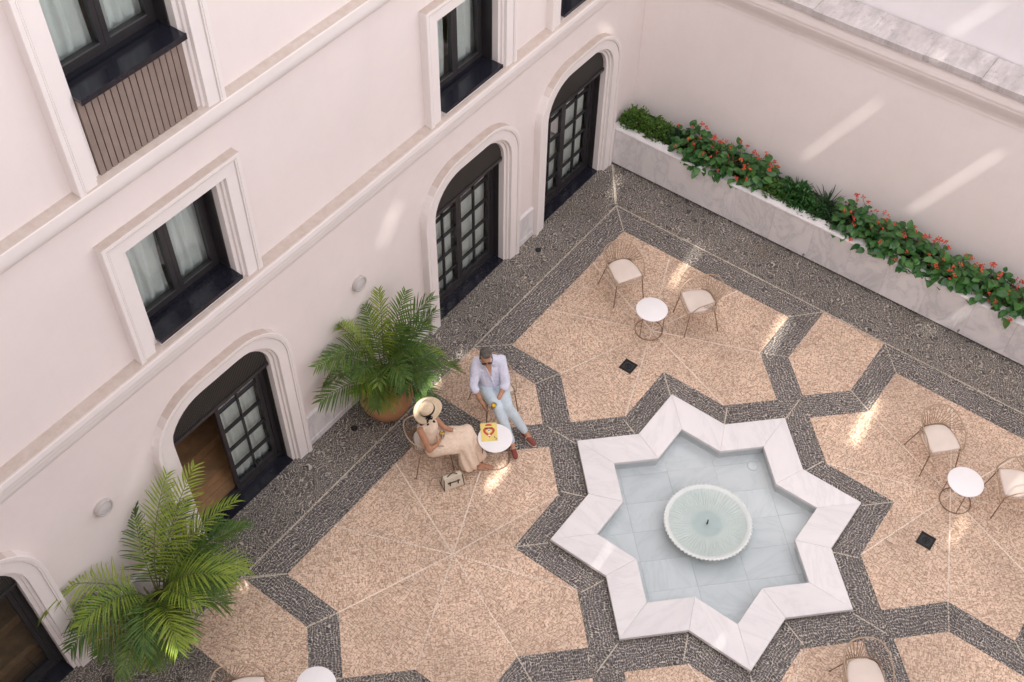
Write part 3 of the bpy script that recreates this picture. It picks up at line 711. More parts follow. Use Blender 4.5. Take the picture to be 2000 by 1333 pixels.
# ================================================================== PLANTER
pl = empty('marble_planter', (0, 0, 0), 'long low planter clad in grey veined marble along the back wall', 'planter')
PH = 0.745
bm = bmesh.new(); box(bm, XB+0.05, XB+0.10, -9, YW-0.03, 0.0, 0.62); obj('plinth', bm, M['lining'], pl)
edges = [4.775, 4.30, 3.68, 3.06, 2.44, 1.84, 1.19, 0.58, 0.0, -0.62, -1.29, -1.90, -2.52, -3.14, -3.76, -4.4, -5.0]
for a, b_ in zip(edges[1:], edges[:-1]):
    bm = bmesh.new(); box(bm, XB, XB+0.03, a+0.0012, b_-0.0012, 0.045, PH-0.031); obj('front_slab', bm, M['slab'], pl)
cop = [4.775, 3.06, 2.10, 0.885, -0.31, -1.60, -2.9, -4.2, -5.0]
for a, b_ in zip(cop[1:], cop[:-1]):
    bm = bmesh.new(); box(bm, XB-0.010, XB+0.165, a+0.0012, b_-0.0012, PH-0.03, PH)
    bmesh.ops.bevel(bm, geom=[e for e in bm.edges if all(abs(v.co.z-PH) < 1e-4 and v.co.x < XB for v in e.verts)], offset=0.010, segments=2, affect='EDGES')
    obj('coping_slab', bm, M['marble'], pl)
bm = bmesh.new(); nx, ny = 8, 120; R = []
for i in range(ny+1):
    y = YW-0.02-9.5*i/ny
    R.append([bm.verts.new((XB+0.12+0.56*k/nx, y, 0.66+0.05*sin(k*0.8)*random.random()+0.03*random.random())) for k in range(nx+1)])
for i in range(ny):
    for k in range(nx): bm.faces.new((R[i][k], R[i][k+1], R[i+1][k+1], R[i+1][k]))
obj('soil', bm, M['soil'], pl, True)
for i, (y, z) in enumerate(((1.236, 0.094), (-1.237, 0.111))):
    bm = bmesh.new(); lathe(bm, [(0.012, 0), (0.016, 0.01), (0.010, 0.05), (0.001, 0.05)], 12)
    for v in bm.verts: v.co = Vector((XB-v.co.z, y+v.co.x, z+v.co.y))
    obj('drain_spout', bm, M['steel'], pl, True)

# ---- leaves
def tone_layer(bm): return bm.verts.layers.float.new('tone')
def leaf(bm, tl, base, dirv, up, length, width, fold=0.18, droop=0.25, tone=0.0, n=4, shape='ovate'):
    d = Vector(dirv).normalized(); u = Vector(up); s = d.cross(u)
    if s.length < 1e-3: s = d.orthogonal()
    s.normalize(); u = s.cross(d).normalized()
    L_, C_, R_ = [], [], []
    for i in range(n+1):
        t = i/n
        wd = width*0.5*({'ovate': sin(pi*min(1, t*0.92+0.06)**0.75)**0.9, 'blade': (1-t)**0.6*min(1, t*6+0.3), 'lance': sin(pi*min(1, 0.08+0.9*t))}[shape]) if i < n else 0.0
        c = Vector(base)+d*(length*t)-Vector((0, 0, 1))*(droop*length*t*t)
        e = []
        for q, off in ((L_, -1), (C_, 0), (R_, 1)):
            if off == 0 or i < n:
                v = bm.verts.new(c+s*off*wd+u*abs(off)*wd*fold); v[tl] = tone+random.uniform(-0.06, 0.06); q.append(v)
    for i in range(n):
        for A_, B_ in ((L_, C_), (C_, R_)):
            if i < n-1: bm.faces.new((A_[i], B_[i], B_[i+1], A_[i+1]))
            elif A_ is L_: bm.faces.new((A_[i], B_[i], C_[n]))
            else: bm.faces.new((A_[i], B_[i], C_[n]))
def sph_dir(th, ph): return Vector((sin(th)*cos(ph), sin(th)*sin(ph), cos(th)))
def clampw(bm, xm=None, ym=None):
    for v in bm.verts:
        if xm is not None and v.co.x > xm: v.co.x = xm-0.01*random.random()
        if ym is not None and v.co.y > ym: v.co.y = ym-0.012*random.random()
ZS = 0.68
LEAFM, FLOWM = [], []
for k in range(10):
    bm = bmesh.new(); tl = tone_layer(bm); tn = (-0.15, -0.08, 0, 0, 0.05, 0.1, 0.15, 0.25, 0.35, 0.5)[k]
    leaf(bm, tl, (0, 0, 0), (1, 0, 0), (0, 0, 1), 1.0, random.uniform(0.68, 0.82), random.uniform(0.08, 0.3), random.uniform(0.1, 0.45), tn, 6)
    tube(bm, [(-0.35, 0, -0.12), (-0.1, 0, -0.01), (0.0, 0, 0.0)], 0.02, 4)
    me = bpy.data.meshes.new('leaf'); bm.to_mesh(me); bm.free(); me.materials.append(M['begonia'])
    for f in me.polygons: f.use_smooth = True
    LEAFM.append(me)
for k in range(6):
    bm = bmesh.new()
    for _ in range(random.randint(5, 9)):
        q = Vector((random.gauss(0, 0.018), random.gauss(0, 0.018), random.gauss(0, 0.013))); r = random.uniform(0.010, 0.018)
        bmesh.ops.create_icosphere(bm, subdivisions=1, radius=r, matrix=Matrix.Translation(q) @ Matrix.Diagonal((1, random.uniform(0.6, 1), 0.7, 1)))
    tube(bm, [(0, 0, 0), (0.006, 0, -0.06), (0.0, 0.01, -0.14)], 0.0035, 4, mi=1)
    me = bpy.data.meshes.new('flower_cluster'); bm.to_mesh(me); bm.free(); me.materials.append(M['flower']); me.materials.append(M['redstem']); FLOWM.append(me)
def place(me, name, parent, p, d, up, sc):
    d = d.normalized(); y = up.cross(d)
    if y.length < 1e-3: y = d.orthogonal()
    y.normalize(); z = d.cross(y)
    o = bpy.data.objects.new(name, me); COL.objects.link(o); o.parent = parent
    o.matrix_local = Matrix.Translation(p) @ Matrix((d, y, z)).transposed().to_4x4() @ Matrix.Scale(sc, 4)
    return o
def begonia(y, x, hgt, rad, n, label, nflow=9):
    t = empty('flowering_plant', (x, y, ZS), label, 'plant', 'red flowering plants in the planter')
    st = bmesh.new(); made = 0; k = 0
    xm = XR-0.015-x
    while made < n and k < n*6:
        k += 1
        ph = random.uniform(0, 2*pi); th = math.acos(1-random.random()*1.05)
        rr = random.uniform(0.5, 1.0)**0.6
        bump_ = 0.82+0.28*sin(3*ph+y*7)*sin(th)
        p = Vector((cos(ph)*sin(th)*rad*rr*0.9, sin(ph)*sin(th)*rad*1.15*rr, max(0.0, cos(th)*hgt*rr*bump_)))
        out = Vector((cos(ph)*sin(th), sin(ph)*sin(th), 0.30*cos(th)-0.12)); out += Vector((random.gauss(0, 0.4), random.gauss(0, 0.4), random.gauss(0, 0.22)))
        ln = random.uniform(0.085, 0.155)
        tip = p+out.normalized()*ln
        if p.z < 0.035 and tip.x < XB-0.03-x: continue
        if tip.x > xm or p.x > xm-0.02: 
            p.x -= 0.10; out.x = -abs(out.x)*0.3
            if p.x > xm-0.12: continue
        place(random.choice(LEAFM), 'leaf', t, p, out, Vector((random.gauss(0, 0.25)-0.1, random.gauss(0, 0.25), 1)), ln); made += 1
        if k % 5 == 0: tube(st, [(p.x*0.2, p.y*0.25, -0.02), (p.x*0.6, p.y*0.6, p.z*0.6), p], 0.004, 4)
    obj('stems', st, M['redstem'], t)
    for k in range(nflow):
        ph = random.uniform(0, 2*pi); th = random.uniform(0.1, 1.45)
        p = Vector((cos(ph)*sin(th)*rad*1.02, sin(ph)*sin(th)*rad*1.25, cos(th)*hgt*0.98+0.03))
        if p.x > xm-0.05: p.x = xm-0.06
        place(random.choice(FLOWM), 'flower_cluster', t, p, Vector((random.random()-0.5, random.random()-0.5, random.gauss(0, 0.2))), Vector((random.gauss(0, 0.3), random.gauss(0, 0.3), 1)), random.uniform(0.6, 1.05))
def bush(y, x, hgt, rad, n, label, mat, ls=0.035, ry=1.3):
    t = empty('small_shrub', (x, y, ZS), label, 'shrub', 'low shrubs in the planter')
    bm = bmesh.new(); tl = tone_layer(bm)
    for k in range(n):
        ph = random.uniform(0, 2*pi); th = math.acos(1-random.random()); rr = random.uniform(0.6, 1.02)
        p = Vector((cos(ph)*sin(th)*rad*rr, sin(ph)*sin(th)*rad*ry*rr, cos(th)*hgt*rr*(0.75+0.25*sin(5*ph+y*9))))
        o_ = Vector((cos(ph)*sin(th), sin(ph)*sin(th), 0.5+cos(th)))
        for _ in range(3):
            leaf(bm, tl, p, o_+Vector((random.gauss(0, 0.7), random.gauss(0, 0.7), random.gauss(0, 0.4))), (random.gauss(0, 0.4), random.gauss(0, 0.4), 1), ls*random.uniform(0.8, 1.5), ls*random.uniform(0.35, 0.6), 0.2, 0.2, random.choice((-0.15, 0, 0.1, 0.35)), 2, 'lance')
    clampw(bm, xm=XR-0.012-x); obj('foliage', bm, mat, t, False, False)
def spiky(y, x, hgt, n, label):
    t = empty('spiky_plant', (x, y, ZS), label, 'plant', 'dark spiky plants in the planter')
    bm = bmesh.new(); tl = tone_layer(bm)
    for k in range(n):
        ph = k*2.4+random.uniform(-0.3, 0.3); th = 0.15+1.05*(k/n)**0.8
        leaf(bm, tl, (0.01*cos(ph), 0.01*sin(ph), 0.02), sph_dir(th, ph), (0, 0, 1) if th > 0.5 else (cos(ph), sin(ph), 0.2), hgt*random.uniform(0.75, 1.1), 0.026, 0.5, random.uniform(0.05, 0.35), random.uniform(-0.1, 0.15), 5, 'blade')
    clampw(bm, xm=XR-0.012-x); obj('foliage', bm, M['fern'], t, False, False)
random.seed(11)
bm = bmesh.new(); tl = tone_layer(bm)
for k in range(2600):
    p = Vector((random.uniform(XB+0.14, XR-0.06), random.uniform(-5, 4.72), 0.68+random.random()*0.07))
    leaf(bm, tl, p, (random.gauss(0, 1), random.gauss(0, 1), 0.5), (random.gauss(0, 0.3), random.gauss(0, 0.3), 1), random.uniform(0.04, 0.08), 0.03, 0.2, 0.3, random.choice((-0.1, 0, 0.2)), 2, 'lance')
clampw(bm, xm=XR-0.01); gc = obj('ground_cover', bm, M['begonia'], pl, False, False); gc['kind'] = 'stuff'
bush(4.53, 5.20, 0.34, 0.27, 620, 'bright green low shrub in the planter corner by the facade', M['shrub'], 0.045, 1.0)
bush(4.13, 5.20, 0.32, 0.27, 620, 'green low shrub second from the planter corner', M['shrub'], 0.045, 1.1)
bush(3.80, 5.24, 0.20, 0.24, 300, 'dark sparse shrub between the corner shrubs and the first red flowers', M['fern'], 0.05)
bg_spots = [(3.46, 5.20, 0.56, 0.34, 82), (3.10, 5.12, 0.46, 0.36, 95), (2.74, 5.16, 0.54, 0.35, 95), (2.36, 5.22, 0.50, 0.30, 78),
            (0.76, 5.19, 0.58, 0.31, 80), (0.37, 5.14, 0.48, 0.35, 95), (-0.05, 5.14, 0.52, 0.36, 100), (-0.47, 5.15, 0.48, 0.35, 95), (-0.90, 5.15, 0.40, 0.33, 85), (-1.30, 5.17, 0.50, 0.31, 82), (-1.74, 5.14, 0.44, 0.33, 75)]
bl = ['red flowering plant with raised leaves, first from the planter corner', 'broad red flowering plant hanging over the coping, second from the planter corner', 'tall red flowering plant, third from the planter corner', 'red flowering plant just left of the small shrubs in the planter middle',
      'red flowering plant just right of the spiky dark plant', 'red flowering plant second to the right of the spiky plant', 'widest red flowering plant, third to the right of the spiky plant', 'red flowering plant fourth to the right of the spiky plant', 'red flowering plant fifth to the right of the spiky plant, spilling over the coping', 'red flowering plant near the right edge of the picture', 'red flowering plant cut by the right edge of the picture']
for sp, lb in zip(bg_spots, bl): begonia(*sp[:2], sp[2], sp[3], int(sp[4]*1.25), lb, 12)
bush(2.06, 5.12, 0.26, 0.22, 460, 'yellow green low shrub right of the first group of red flowers', M['shrub'], 0.04)
bush(1.74, 5.22, 0.30, 0.26, 420, 'dark leafy shrub in the middle of the planter', M['begonia'], 0.07)
bush(1.42, 5.13, 0.22, 0.22, 380, 'small green shrub at the front edge beside the spiky plant', M['begonia'], 0.045)
bush(1.06, 5.14, 0.18, 0.22, 320, 'low dark shrub in front of the spiky plant', M['fern'], 0.04)
spiky(1.74, 5.32, 0.36, 26, 'dark spiky plant hidden among shrubs in the planter middle')
spiky(1.26, 5.33, 0.44, 30, 'dark spiky plant with raised blades against the pale back wall')
bush(-1.10, 5.10, 0.15, 0.16, 240, 'yellow green low shrub under the red flowers near the right edge', M['shrub'], 0.03)
bush(-1.55, 5.08, 0.14, 0.18, 240, 'low green shrub at the front of the planter by the right edge', M['shrub'], 0.03)

# ================================================================== CAFE TABLES AND WIRE CHAIRS
def cafe_table(loc, label, rz=0.0):
    t = empty('cafe_table', loc, label, 'table', 'white round cafe tables', rz)
    bm = bmesh.new(); lathe(bm, [(0.001, 0.438), (0.215, 0.438), (0.222, 0.441), (0.2235, 0.446), (0.222, 0.4505), (0.218, 0.452), (0.001, 0.452)], 64); obj('tabletop', bm, M['white'], t, True)
    bm = bmesh.new(); tube(bm, [(0.195*cos(a), 0.195*sin(a), 0.008) for a in [2*pi*i/40 for i in range(40)]], 0.006, 6, closed=True); obj('base_ring', bm, M['leg'], t, True)
    for k in range(3):
        a = 2*pi*k/3+0.5
        bm = bmesh.new(); tube(bm, [(0.195*cos(a), 0.195*sin(a), 0.012), (0.19*cos(a), 0.19*sin(a), 0.437)], 0.006, 6); obj('leg', bm, M['leg'], t, True)
    return t
def spline(P, n):
    P = [Vector(p) for p in P]; out = []
    for i in range(len(P)-1):
        p0, p1, p2, p3 = P[max(i-1, 0)], P[i], P[i+1], P[min(i+2, len(P)-1)]
        for k in range(n):
            t = k/n; out.append(0.5*((2*p1)+(p2-p0)*t+(2*p0-5*p1+4*p2-p3)*t*t+(3*p1-p0-3*p2+p3)*t**3))
    out.append(P[-1]); return out
def wire_chair(loc, rz, label):
    t = empty('wire_chair', loc, label, 'chair', 'champagne wire chairs with cream cushions', rz)
    rim = []
    for p in spline([(0.235, -0.16, 0.43), (0.235, 0.16, 0.43), (0.215, 0.215, 0.43), (0.0, 0.222, 0.43), (-0.17, 0.19, 0.43), (-0.225, 0.09, 0.43), (-0.225, -0.09, 0.43), (-0.17, -0.19, 0.43), (0.0, -0.222, 0.43), (0.215, -0.215, 0.43), (0.235, -0.16, 0.43)], 5)[:-1]: rim.append(p)
    bm = bmesh.new(); tube(bm, rim, 0.009, 6, closed=True)
    for k in range(7):
        y = -0.18+0.06*k; tube(bm, [(0.232, y, 0.428), (-0.20+0.25*y*y, y*0.9, 0.428)], 0.003, 4)
    obj('seat_frame', bm, M['gold'], t, True)
    rail = spline([(0.225, -0.225, 0.435), (0.185, -0.245, 0.52), (0.10, -0.262, 0.625), (-0.03, -0.265, 0.665), (-0.17, -0.245, 0.70), (-0.275, -0.16, 0.745), (-0.31, 0.0, 0.76), (-0.275, 0.16, 0.745), (-0.17, 0.245, 0.70), (-0.03, 0.265, 0.665), (0.10, 0.262, 0.625), (0.185, 0.245, 0.52), (0.225, 0.225, 0.435)], 6)
    bm = bmesh.new(); tube(bm, rail, 0.009, 6); obj('back_rail', bm, M['gold'], t, True)
    bm = bmesh.new(); nW = 23
    for k in range(nW):
        a = -1.15+2.3*k/(nW-1)
        # where the wire meets rail and rim
        j = int(round(len(rail)/2+(len(rail)*0.29)*(a/1.15))); pr = rail[max(0, min(len(rail)-1, j))]
        pb = Vector((-0.225*cos(a*0.95)**0.5 if cos(a*0.95) > 0 else 0, 0.20*sin(a), 0.43))
        tube(bm, spline([pr, pr.lerp(pb, 0.5)+Vector((0.012, 0, 0)), pb], 3), 0.0042, 4, cap=False)
    obj('back_wires', bm, M['wire'], t)
    for x, y, fx_, fy_ in ((0.20, 0.205, 0.245, 0.245), (0.20, -0.205, 0.245, -0.245), (-0.17, 0.18, -0.26, 0.235), (-0.17, -0.18, -0.26, -0.235)):
        bm = bmesh.new(); tube(bm, [(x, y, 0.425), (fx_, fy_, 0.004)], [0.0085, 0.0065], 6); lathe(bm, [(0.001, 0.0), (0.011, 0.0), (0.011, 0.006), (0.001, 0.008)], 8, (fx_, fy_, 0)); obj('leg', bm, M['leg'], t, True)
    # cushion: soft rounded trapezium
    bm = bmesh.new(); out = []
    base = spline([(0.215, 0.0, 0), (0.210, 0.165, 0), (0.188, 0.196, 0), (0.02, 0.203, 0), (-0.135, 0.165, 0), (-0.19, 0.085, 0), (-0.198, 0.0, 0), (-0.19, -0.085, 0), (-0.135, -0.165, 0), (0.02, -0.203, 0), (0.188, -0.196, 0), (0.210, -0.165, 0), (0.215, 0.0, 0)], 5)[:-1]
    rings = []
    for s, z in ((0.0, 0.436), (0.93, 0.436), (0.99, 0.444), (1.0, 0.455), (0.99, 0.466), (0.955, 0.4755), (0.90, 0.4795), (0.72, 0.4825), (0.4, 0.4845), (0.0, 0.485)):
        rings.append([bm.verts.new((p.x*s+0.005*(1-s), p.y*s, z)) for p in base] if s > 0 else [bm.verts.new((0.005, 0, z))])
    for a, b_ in zip(rings[:-1], rings[1:]):
        n = len(base)
        for i in range(n):
            j = (i+1) % n
            if len(a) == 1: bm.faces.new((a[0], b_[j], b_[i]))
            elif len(b_) == 1: bm.faces.new((a[i], a[j], b_[0]))
            else: bm.faces.new((a[i], a[j], b_[j], b_[i]))
    obj('cushion', bm, M['cushion'], t, True)
    return t
def copy_thing(o, loc, rz, label):
    c = o.copy(); COL.objects.link(c); c.location = loc; c.rotation_euler = (0, 0, rz); c['label'] = label
    for ch in list(o.children):
        k = ch.copy(); COL.objects.link(k); k.parent = c
    return c
D = radians
ch0 = wire_chair((2.63, 3.05, 0.008), D(-118), 'empty wire chair nearest the far corner of the paving')
for loc, a, lab in (((2.79, 1.87), 140, 'empty wire chair to the right of the far table, its back towards the planter'),
                    ((2.65, -1.81), -132, 'empty wire chair behind the right-hand table, its back towards the planter'),
                    ((2.60, -2.89), 123, 'empty wire chair cut by the right edge of the picture beside the right-hand table'),
                    ((-0.88, -2.48), -141.5, 'empty wire chair at the bottom edge of the picture below the fountain'),
                    ((-5.197, 2.825), -49, 'empty wire chair at the bottom left edge under the nearest palm'),
                    ((-0.168, 3.26), -112.6, 'wire chair the man in the striped shirt sits on'),
                    ((-1.354, 3.375), -35, 'wire chair the woman in the straw hat sits on')):
    copy_thing(ch0, (*loc, 0.008), D(a), lab)
tb0 = cafe_table((2.25, 2.315, 0.008), 'white round cafe table between the two empty chairs in the far paving star', 0.4)
for loc, a, lab in (((2.225, -2.351), 1.0, 'white round cafe table on the right, left of the chair cut by the picture edge'),
                    ((-0.825, 2.725), 0.2, 'white round cafe table with the yellow magazine between the man and the woman'),
                    ((-4.64, 2.278), 0.0, 'white round cafe table cut by the bottom edge of the picture')):
    copy_thing(tb0, (*loc, 0.008), a, lab)

# ================================================================== POTTED PALMS
def frond(az, elev, length, droop, base, mat, parent, ym, nl=36, lmax=0.33, roll=0.0):
    bm = bmesh.new(); tl = tone_layer(bm); pts = [Vector(base)]; ns = 22; e = elev
    h = Vector((cos(az), sin(az), 0)); tang = []
    sway = random.uniform(-0.35, 0.35)
    for i in range(ns):
        t = i/ns; el = elev-droop*t**1.35; hh = Vector((cos(az+sway*t), sin(az+sway*t), 0))
        d = hh*cos(el)+Vector((0, 0, 1))*sin(el); tang.append(d); pts.append(pts[-1]+d*(length/ns))
    tang.append(tang[-1])
    def cl(p): 
        if p.y > ym: p.y = ym-0.01
        return p
    pts = [cl(p) for p in pts]
    tube(bm, pts, [0.0085*(1-0.8*i/ns)+0.0012 for i in range(ns+1)], 5)
    for f in bm.faces: f.material_index = 1
    tb = random.uniform(-0.12, 0.12)
    for k in range(nl):
        t = 0.24+0.76*(k/(nl-1)); f_ = t*ns; i = min(ns-1, int(f_)); p = pts[i].lerp(pts[i+1], f_-i); d = tang[i]
        s0 = d.cross(Vector((0, 0, 1)))
        if s0.length < 0.05: s0 = d.cross(h.cross(Vector((0, 0, 1))))
        s0.normalize(); u0 = s0.cross(d).normalized()
        q = (t-0.24)/0.76
        ll = lmax*(0.45+0.55*sin(pi*min(1, 0.12+0.80*q)**0.8))*(1.0-0.35*q**4)*random.uniform(0.92, 1.06)
        for sg in (-1, 1):
            s = (s0*cos(roll)+u0*sin(roll)); u = (u0*cos(roll)-s0*sin(roll))
            dd = d*(0.50+0.45*q)+s*sg*(0.92-0.35*q)+u*(0.34-0.1*q)+Vector((random.gauss(0, 0.05), random.gauss(0, 0.05), random.gauss(0, 0.05)))
            dd.normalize()
            n0 = len(bm.faces)
            leaf(bm, tl, p, dd, u+d*0.2, ll, 0.026, 0.40, random.uniform(0.22, 0.5), tb+random.choice((-0.05, 0, 0.05, 0.12)), 4, 'blade')
    for v in bm.verts:
        cl(v.co)
        if v.co.z < 0.03: v.co.z = 0.03+random.random()*0.02
    bm.normal_update()
    org = parent.location
    for v in bm.verts: v.co -= org
    me_o = obj('frond', bm, [mat, M['stem']], parent, False, False)
    return me_o
def pot(loc, label, mat, R, H, name):
    t = empty(name, loc, label, 'pot', 'plant pots by the facade')
    prof = [(0.001, 0.0), (0.62*R, 0.0), (0.70*R, 0.02), (0.90*R, 0.30*H), (R, 0.55*H), (0.97*R, 0.75*H), (0.84*R, 0.90*H), (0.80*R, 0.94*H), (0.86*R, 0.96*H), (0.87*R, H), (0.79*R, H), (0.76*R, 0.93*H)]
    bm = bmesh.new(); lathe(bm, prof, 40, mod=lambda i, a, r: r*(1+0.006*sin(3*a+i))); obj('body', bm, mat, t, True)
    bm = bmesh.new(); lathe(bm, [(0.765*R, 0.93*H), (0.4*R, 0.945*H), (0.001, 0.95*H)], 24); obj('soil', bm, M['soil'], t, True)
def palm(loc, z0, label, spec, seed, stems=9, ym=4.765, k_=0.8):
    random.seed(seed)
    t = empty('areca_palm', (loc[0], loc[1], z0), label, 'palm', 'potted palms along the facade')
    for k in range(stems):
        a = k*2.4; r = 0.035+0.075*(k/stems)
        bm = bmesh.new(); hgt = random.uniform(0.18, 0.5)
        tube(bm, [(r*cos(a), r*sin(a), -0.04), (r*1.2*cos(a), r*1.2*sin(a), hgt*0.5), (r*1.8*cos(a), r*1.8*sin(a), hgt)], [0.02, 0.017, 0.011], 7)
        obj('cane', bm, M['stem'], t, True)
    for az, el, ln, dr, mk, zb in spec:
        a = D(az); r = random.uniform(0.03, 0.09)
        frond(a, D(el), ln*k_*(0.85 if -100 < az < 5 and k_ < 0.8 else 1), D(dr), (loc[0]+r*cos(a), loc[1]+r*sin(a), z0+zb), M[mk], t, ym, nl=int(15+ln*7), lmax=random.uniform(0.33, 0.42)*min(1.1, ln**0.5), roll=random.uniform(-0.5, 0.5))
    return t
# azimuths are in the court's frame: picture-down is about -135, picture-left +135, picture-right -45
p2 = (-1.06, 4.37)
pot((*p2, 0), 'round terracotta pot holding the second palm, beside the seated couple', M['terracotta'], 0.365, 0.56, 'terracotta_pot')
spec2 = []
random.seed(21)
for k in range(8):   # low outer ring, shorter towards the court so that the pot shows
    az = -200+k*(220/7)+random.uniform(-8, 8)
    spec2.append((az, random.uniform(40, 58) if -175 < az < -85 else random.uniform(30, 50), 0.72 if -175 < az < -85 else random.uniform(0.85, 1.1), random.uniform(75, 105), random.choice(('palm', 'palm', 'palmlight')), random.uniform(0.15, 0.35)))
for k in range(5):   # middle
    spec2.append((-205+k*46+random.uniform(-9, 9), random.uniform(60, 76), random.uniform(1.0, 1.25), random.uniform(60, 100), 'palm', random.uniform(0.2, 0.45)))
for az, el, ln, dr, mk in ((0, 80, 1.75, 48, 'palm'), (165, 74, 1.6, 70, 'palm'), (-60, 82, 1.4, 60, 'palm'), (30, 84, 1.5, 40, 'palmlight'), (125, 80, 1.5, 45, 'palmlight'), (-8, 70, 1.85, 50, 'palm'), (178, 58, 1.35, 85, 'palm'), (-130, 80, 1.3, 75, 'palm'), (150, 84, 1.6, 25, 'palmlight'), (-20, 62, 1.5, 70, 'palm'), (-125, 34, 0.62, 85, 'palmgold'), (-150, 28, 0.55, 85, 'palmgold'), (-75, 32, 1.05, 85, 'palm'), (-48, 38, 1.45, 80, 'palm'), (60, 82, 1.45, 30, 'palm')):
    spec2.append((az, el, ln, dr, mk, random.uniform(0.05, 0.3)))
palm(p2, 0.53, 'potted areca palm beside the seated couple, left of the second closed door', spec2, 31, k_=0.79)
p1 = (-5.02, 4.30)
pot((*p1, 0), 'pale stone pot hidden under the nearest palm, bottom left', M['greypot'], 0.33, 0.50, 'stone_pot')
spec1 = []
random.seed(23)
for k in range(11):
    spec1.append((-190+k*(200/10)+random.uniform(-8, 8), random.uniform(38, 58), random.uniform(0.85, 1.1), random.uniform(80, 110), random.choice(('palm', 'palm', 'palm', 'palmlight', 'palmgold')), random.uniform(0.05, 0.3)))
for k in range(9):
    spec1.append((-205+k*28+random.uniform(-9, 9), random.uniform(56, 74), random.uniform(1.2, 1.45), random.uniform(80, 115), random.choice(('palm', 'palm', 'palmlight')), random.uniform(0.1, 0.4)))
for az, el, ln, dr, mk in ((8, 76, 2.05, 55, 'palmlight'), (140, 66, 1.75, 95, 'palmlight'), (25, 80, 1.95, 48, 'palmlight'), (-12, 70, 1.8, 70, 'palmlight'), (-60, 74, 1.5, 95, 'palmlight'), (-105, 72, 1.4, 105, 'palmlight'), (172, 72, 1.25, 95, 'palmlight'), (60, 80, 1.5, 40, 'palm'), (-25, 62, 1.65, 80, 'palm'), (-140, 70, 1.3, 100, 'palm'), (-18, 50, 1.5, 85, 'palm')):
    spec1.append((az, el, ln, dr, mk, random.uniform(0.1, 0.35)))
palm(p1, 0.47, 'large potted areca palm in the bottom left, under the wall lamp', spec1, 37, k_=0.84)

# ================================================================== PEOPLE
def cap(p0, r0, p1, r1): return ('c', Vector(p0), r0, Vector(p1), r1)
def ell(c, rx, ry, rz, x=(1, 0, 0), z=(0, 0, 1)): return ('e', Vector(c), (rx, ry, rz), Vector(x), Vector(z))
def blob(name, shapes, voxel, mat, parent, smooth=3, wrinkle=0.0, wscale=14.0, org=(0, 0, 0)):
    bm = bmesh.new(); org = Vector(org)
    def ico(m): bmesh.ops.create_icosphere(bm, subdivisions=3, radius=1.0, matrix=m)
    for s in shapes:
        if s[0] == 'e':
            _, c, r, x, z = s; z = z.normalized(); y = z.cross(x).normalized(); x = y.cross(z).normalized()
            R = Matrix((x, y, z)).transposed().to_4x4()
            ico(Matrix.Translation(c-org) @ R @ Matrix.Diagonal((*r, 1)))
        else:
            _, a, r0, b_, r1 = s; a = a-org; b_ = b_-org
            for p, r in ((a, r0), (b_, r1)): ico(Matrix.Translation(p) @ Matrix.Diagonal((r, r, r, 1)))
            d = b_-a; l = d.length
            if l > 1e-5:
                q = d.to_track_quat('Z', 'Y').to_matrix().to_4x4()
                bmesh.ops.create_cone(bm, cap_ends=True, segments=20, radius1=r0, radius2=r1, depth=l, matrix=Matrix.Translation((a+b_)/2) @ q)
    me = bpy.data.meshes.new('tmp'); bm.to_mesh(me); bm.free()
    o = bpy.data.objects.new('tmp', me); COL.objects.link(o)
    m = o.modifiers.new('r', 'REMESH'); m.mode = 'VOXEL'; m.voxel_size = voxel
    s = o.modifiers.new('s', 'SMOOTH'); s.iterations = smooth; s.factor = 0.5
    dg = bpy.context.evaluated_depsgraph_get(); dg.update()
    me2 = bpy.data.meshes.new_from_object(o.evaluated_get(dg))
    COL.objects.unlink(o); bpy.data.objects.remove(o); bpy.data.meshes.remove(me)
    if wrinkle:
        from mathutils import noise as mn
        nr = [v.normal.copy() for v in me2.vertices]
        for v, n in zip(me2.vertices, nr):
            q = (v.co+org)*wscale
            v.co += n*(mn.noise(Vector((q.x, q.y, q.z*0.55)))*wrinkle + mn.noise(q*2.3)*wrinkle*0.4)
    me2.name = name; me2.materials.clear(); me2.materials.append(mat)
    for f in me2.polygons: f.use_smooth = True
    return link(name, me2, parent)
def hand(wrist, knuckle, palm_n, thumb_side, curl=0.5, size=1.0):
    """palm and five jointed fingers from the wrist towards the knuckles; palm_n points out of the palm"""
    w, k = Vector(wrist), Vector(knuckle); d = (k-w).normalized(); n = Vector(palm_n); n = (n-d*n.dot(d)).normalized(); s = d.cross(n)*thumb_side
    w2 = k-d*0.085*size; S = [cap(w, 0.024*size, w2, 0.024*size), ell((w2+k)/2+n*0.002, 0.046*size, 0.017*size, 0.052*size, s, d)]
    for i, (off, ln) in enumerate(((0.030, 0.070), (0.010, 0.078), (-0.010, 0.073), (-0.029, 0.057))):
        p = k+s*off*size-d*0.006; dirv = (d+s*off*1.6).normalized(); r = 0.0095*size
        for j, f in enumerate((0.45, 0.32, 0.25)):
            a = curl*(0.5+0.55*j); dv = (dirv*cos(a)+n*sin(a)).normalized(); q = p+dv*ln*f*size*1.05
            S.append(cap(p, r, q, r*0.92)); p = q; r *= 0.92
    p = w2+s*0.030*size+d*0.01
    for j, f in enumerate((0.042, 0.032, 0.025)):
        dv = (d*0.75+s*(0.75-0.35*j)+n*(0.35+0.25*curl*j)).normalized(); q = p+dv*f*size; S.append(cap(p, 0.0125*size-0.001*j, q, 0.0115*size-0.001*j)); p = q
    return S
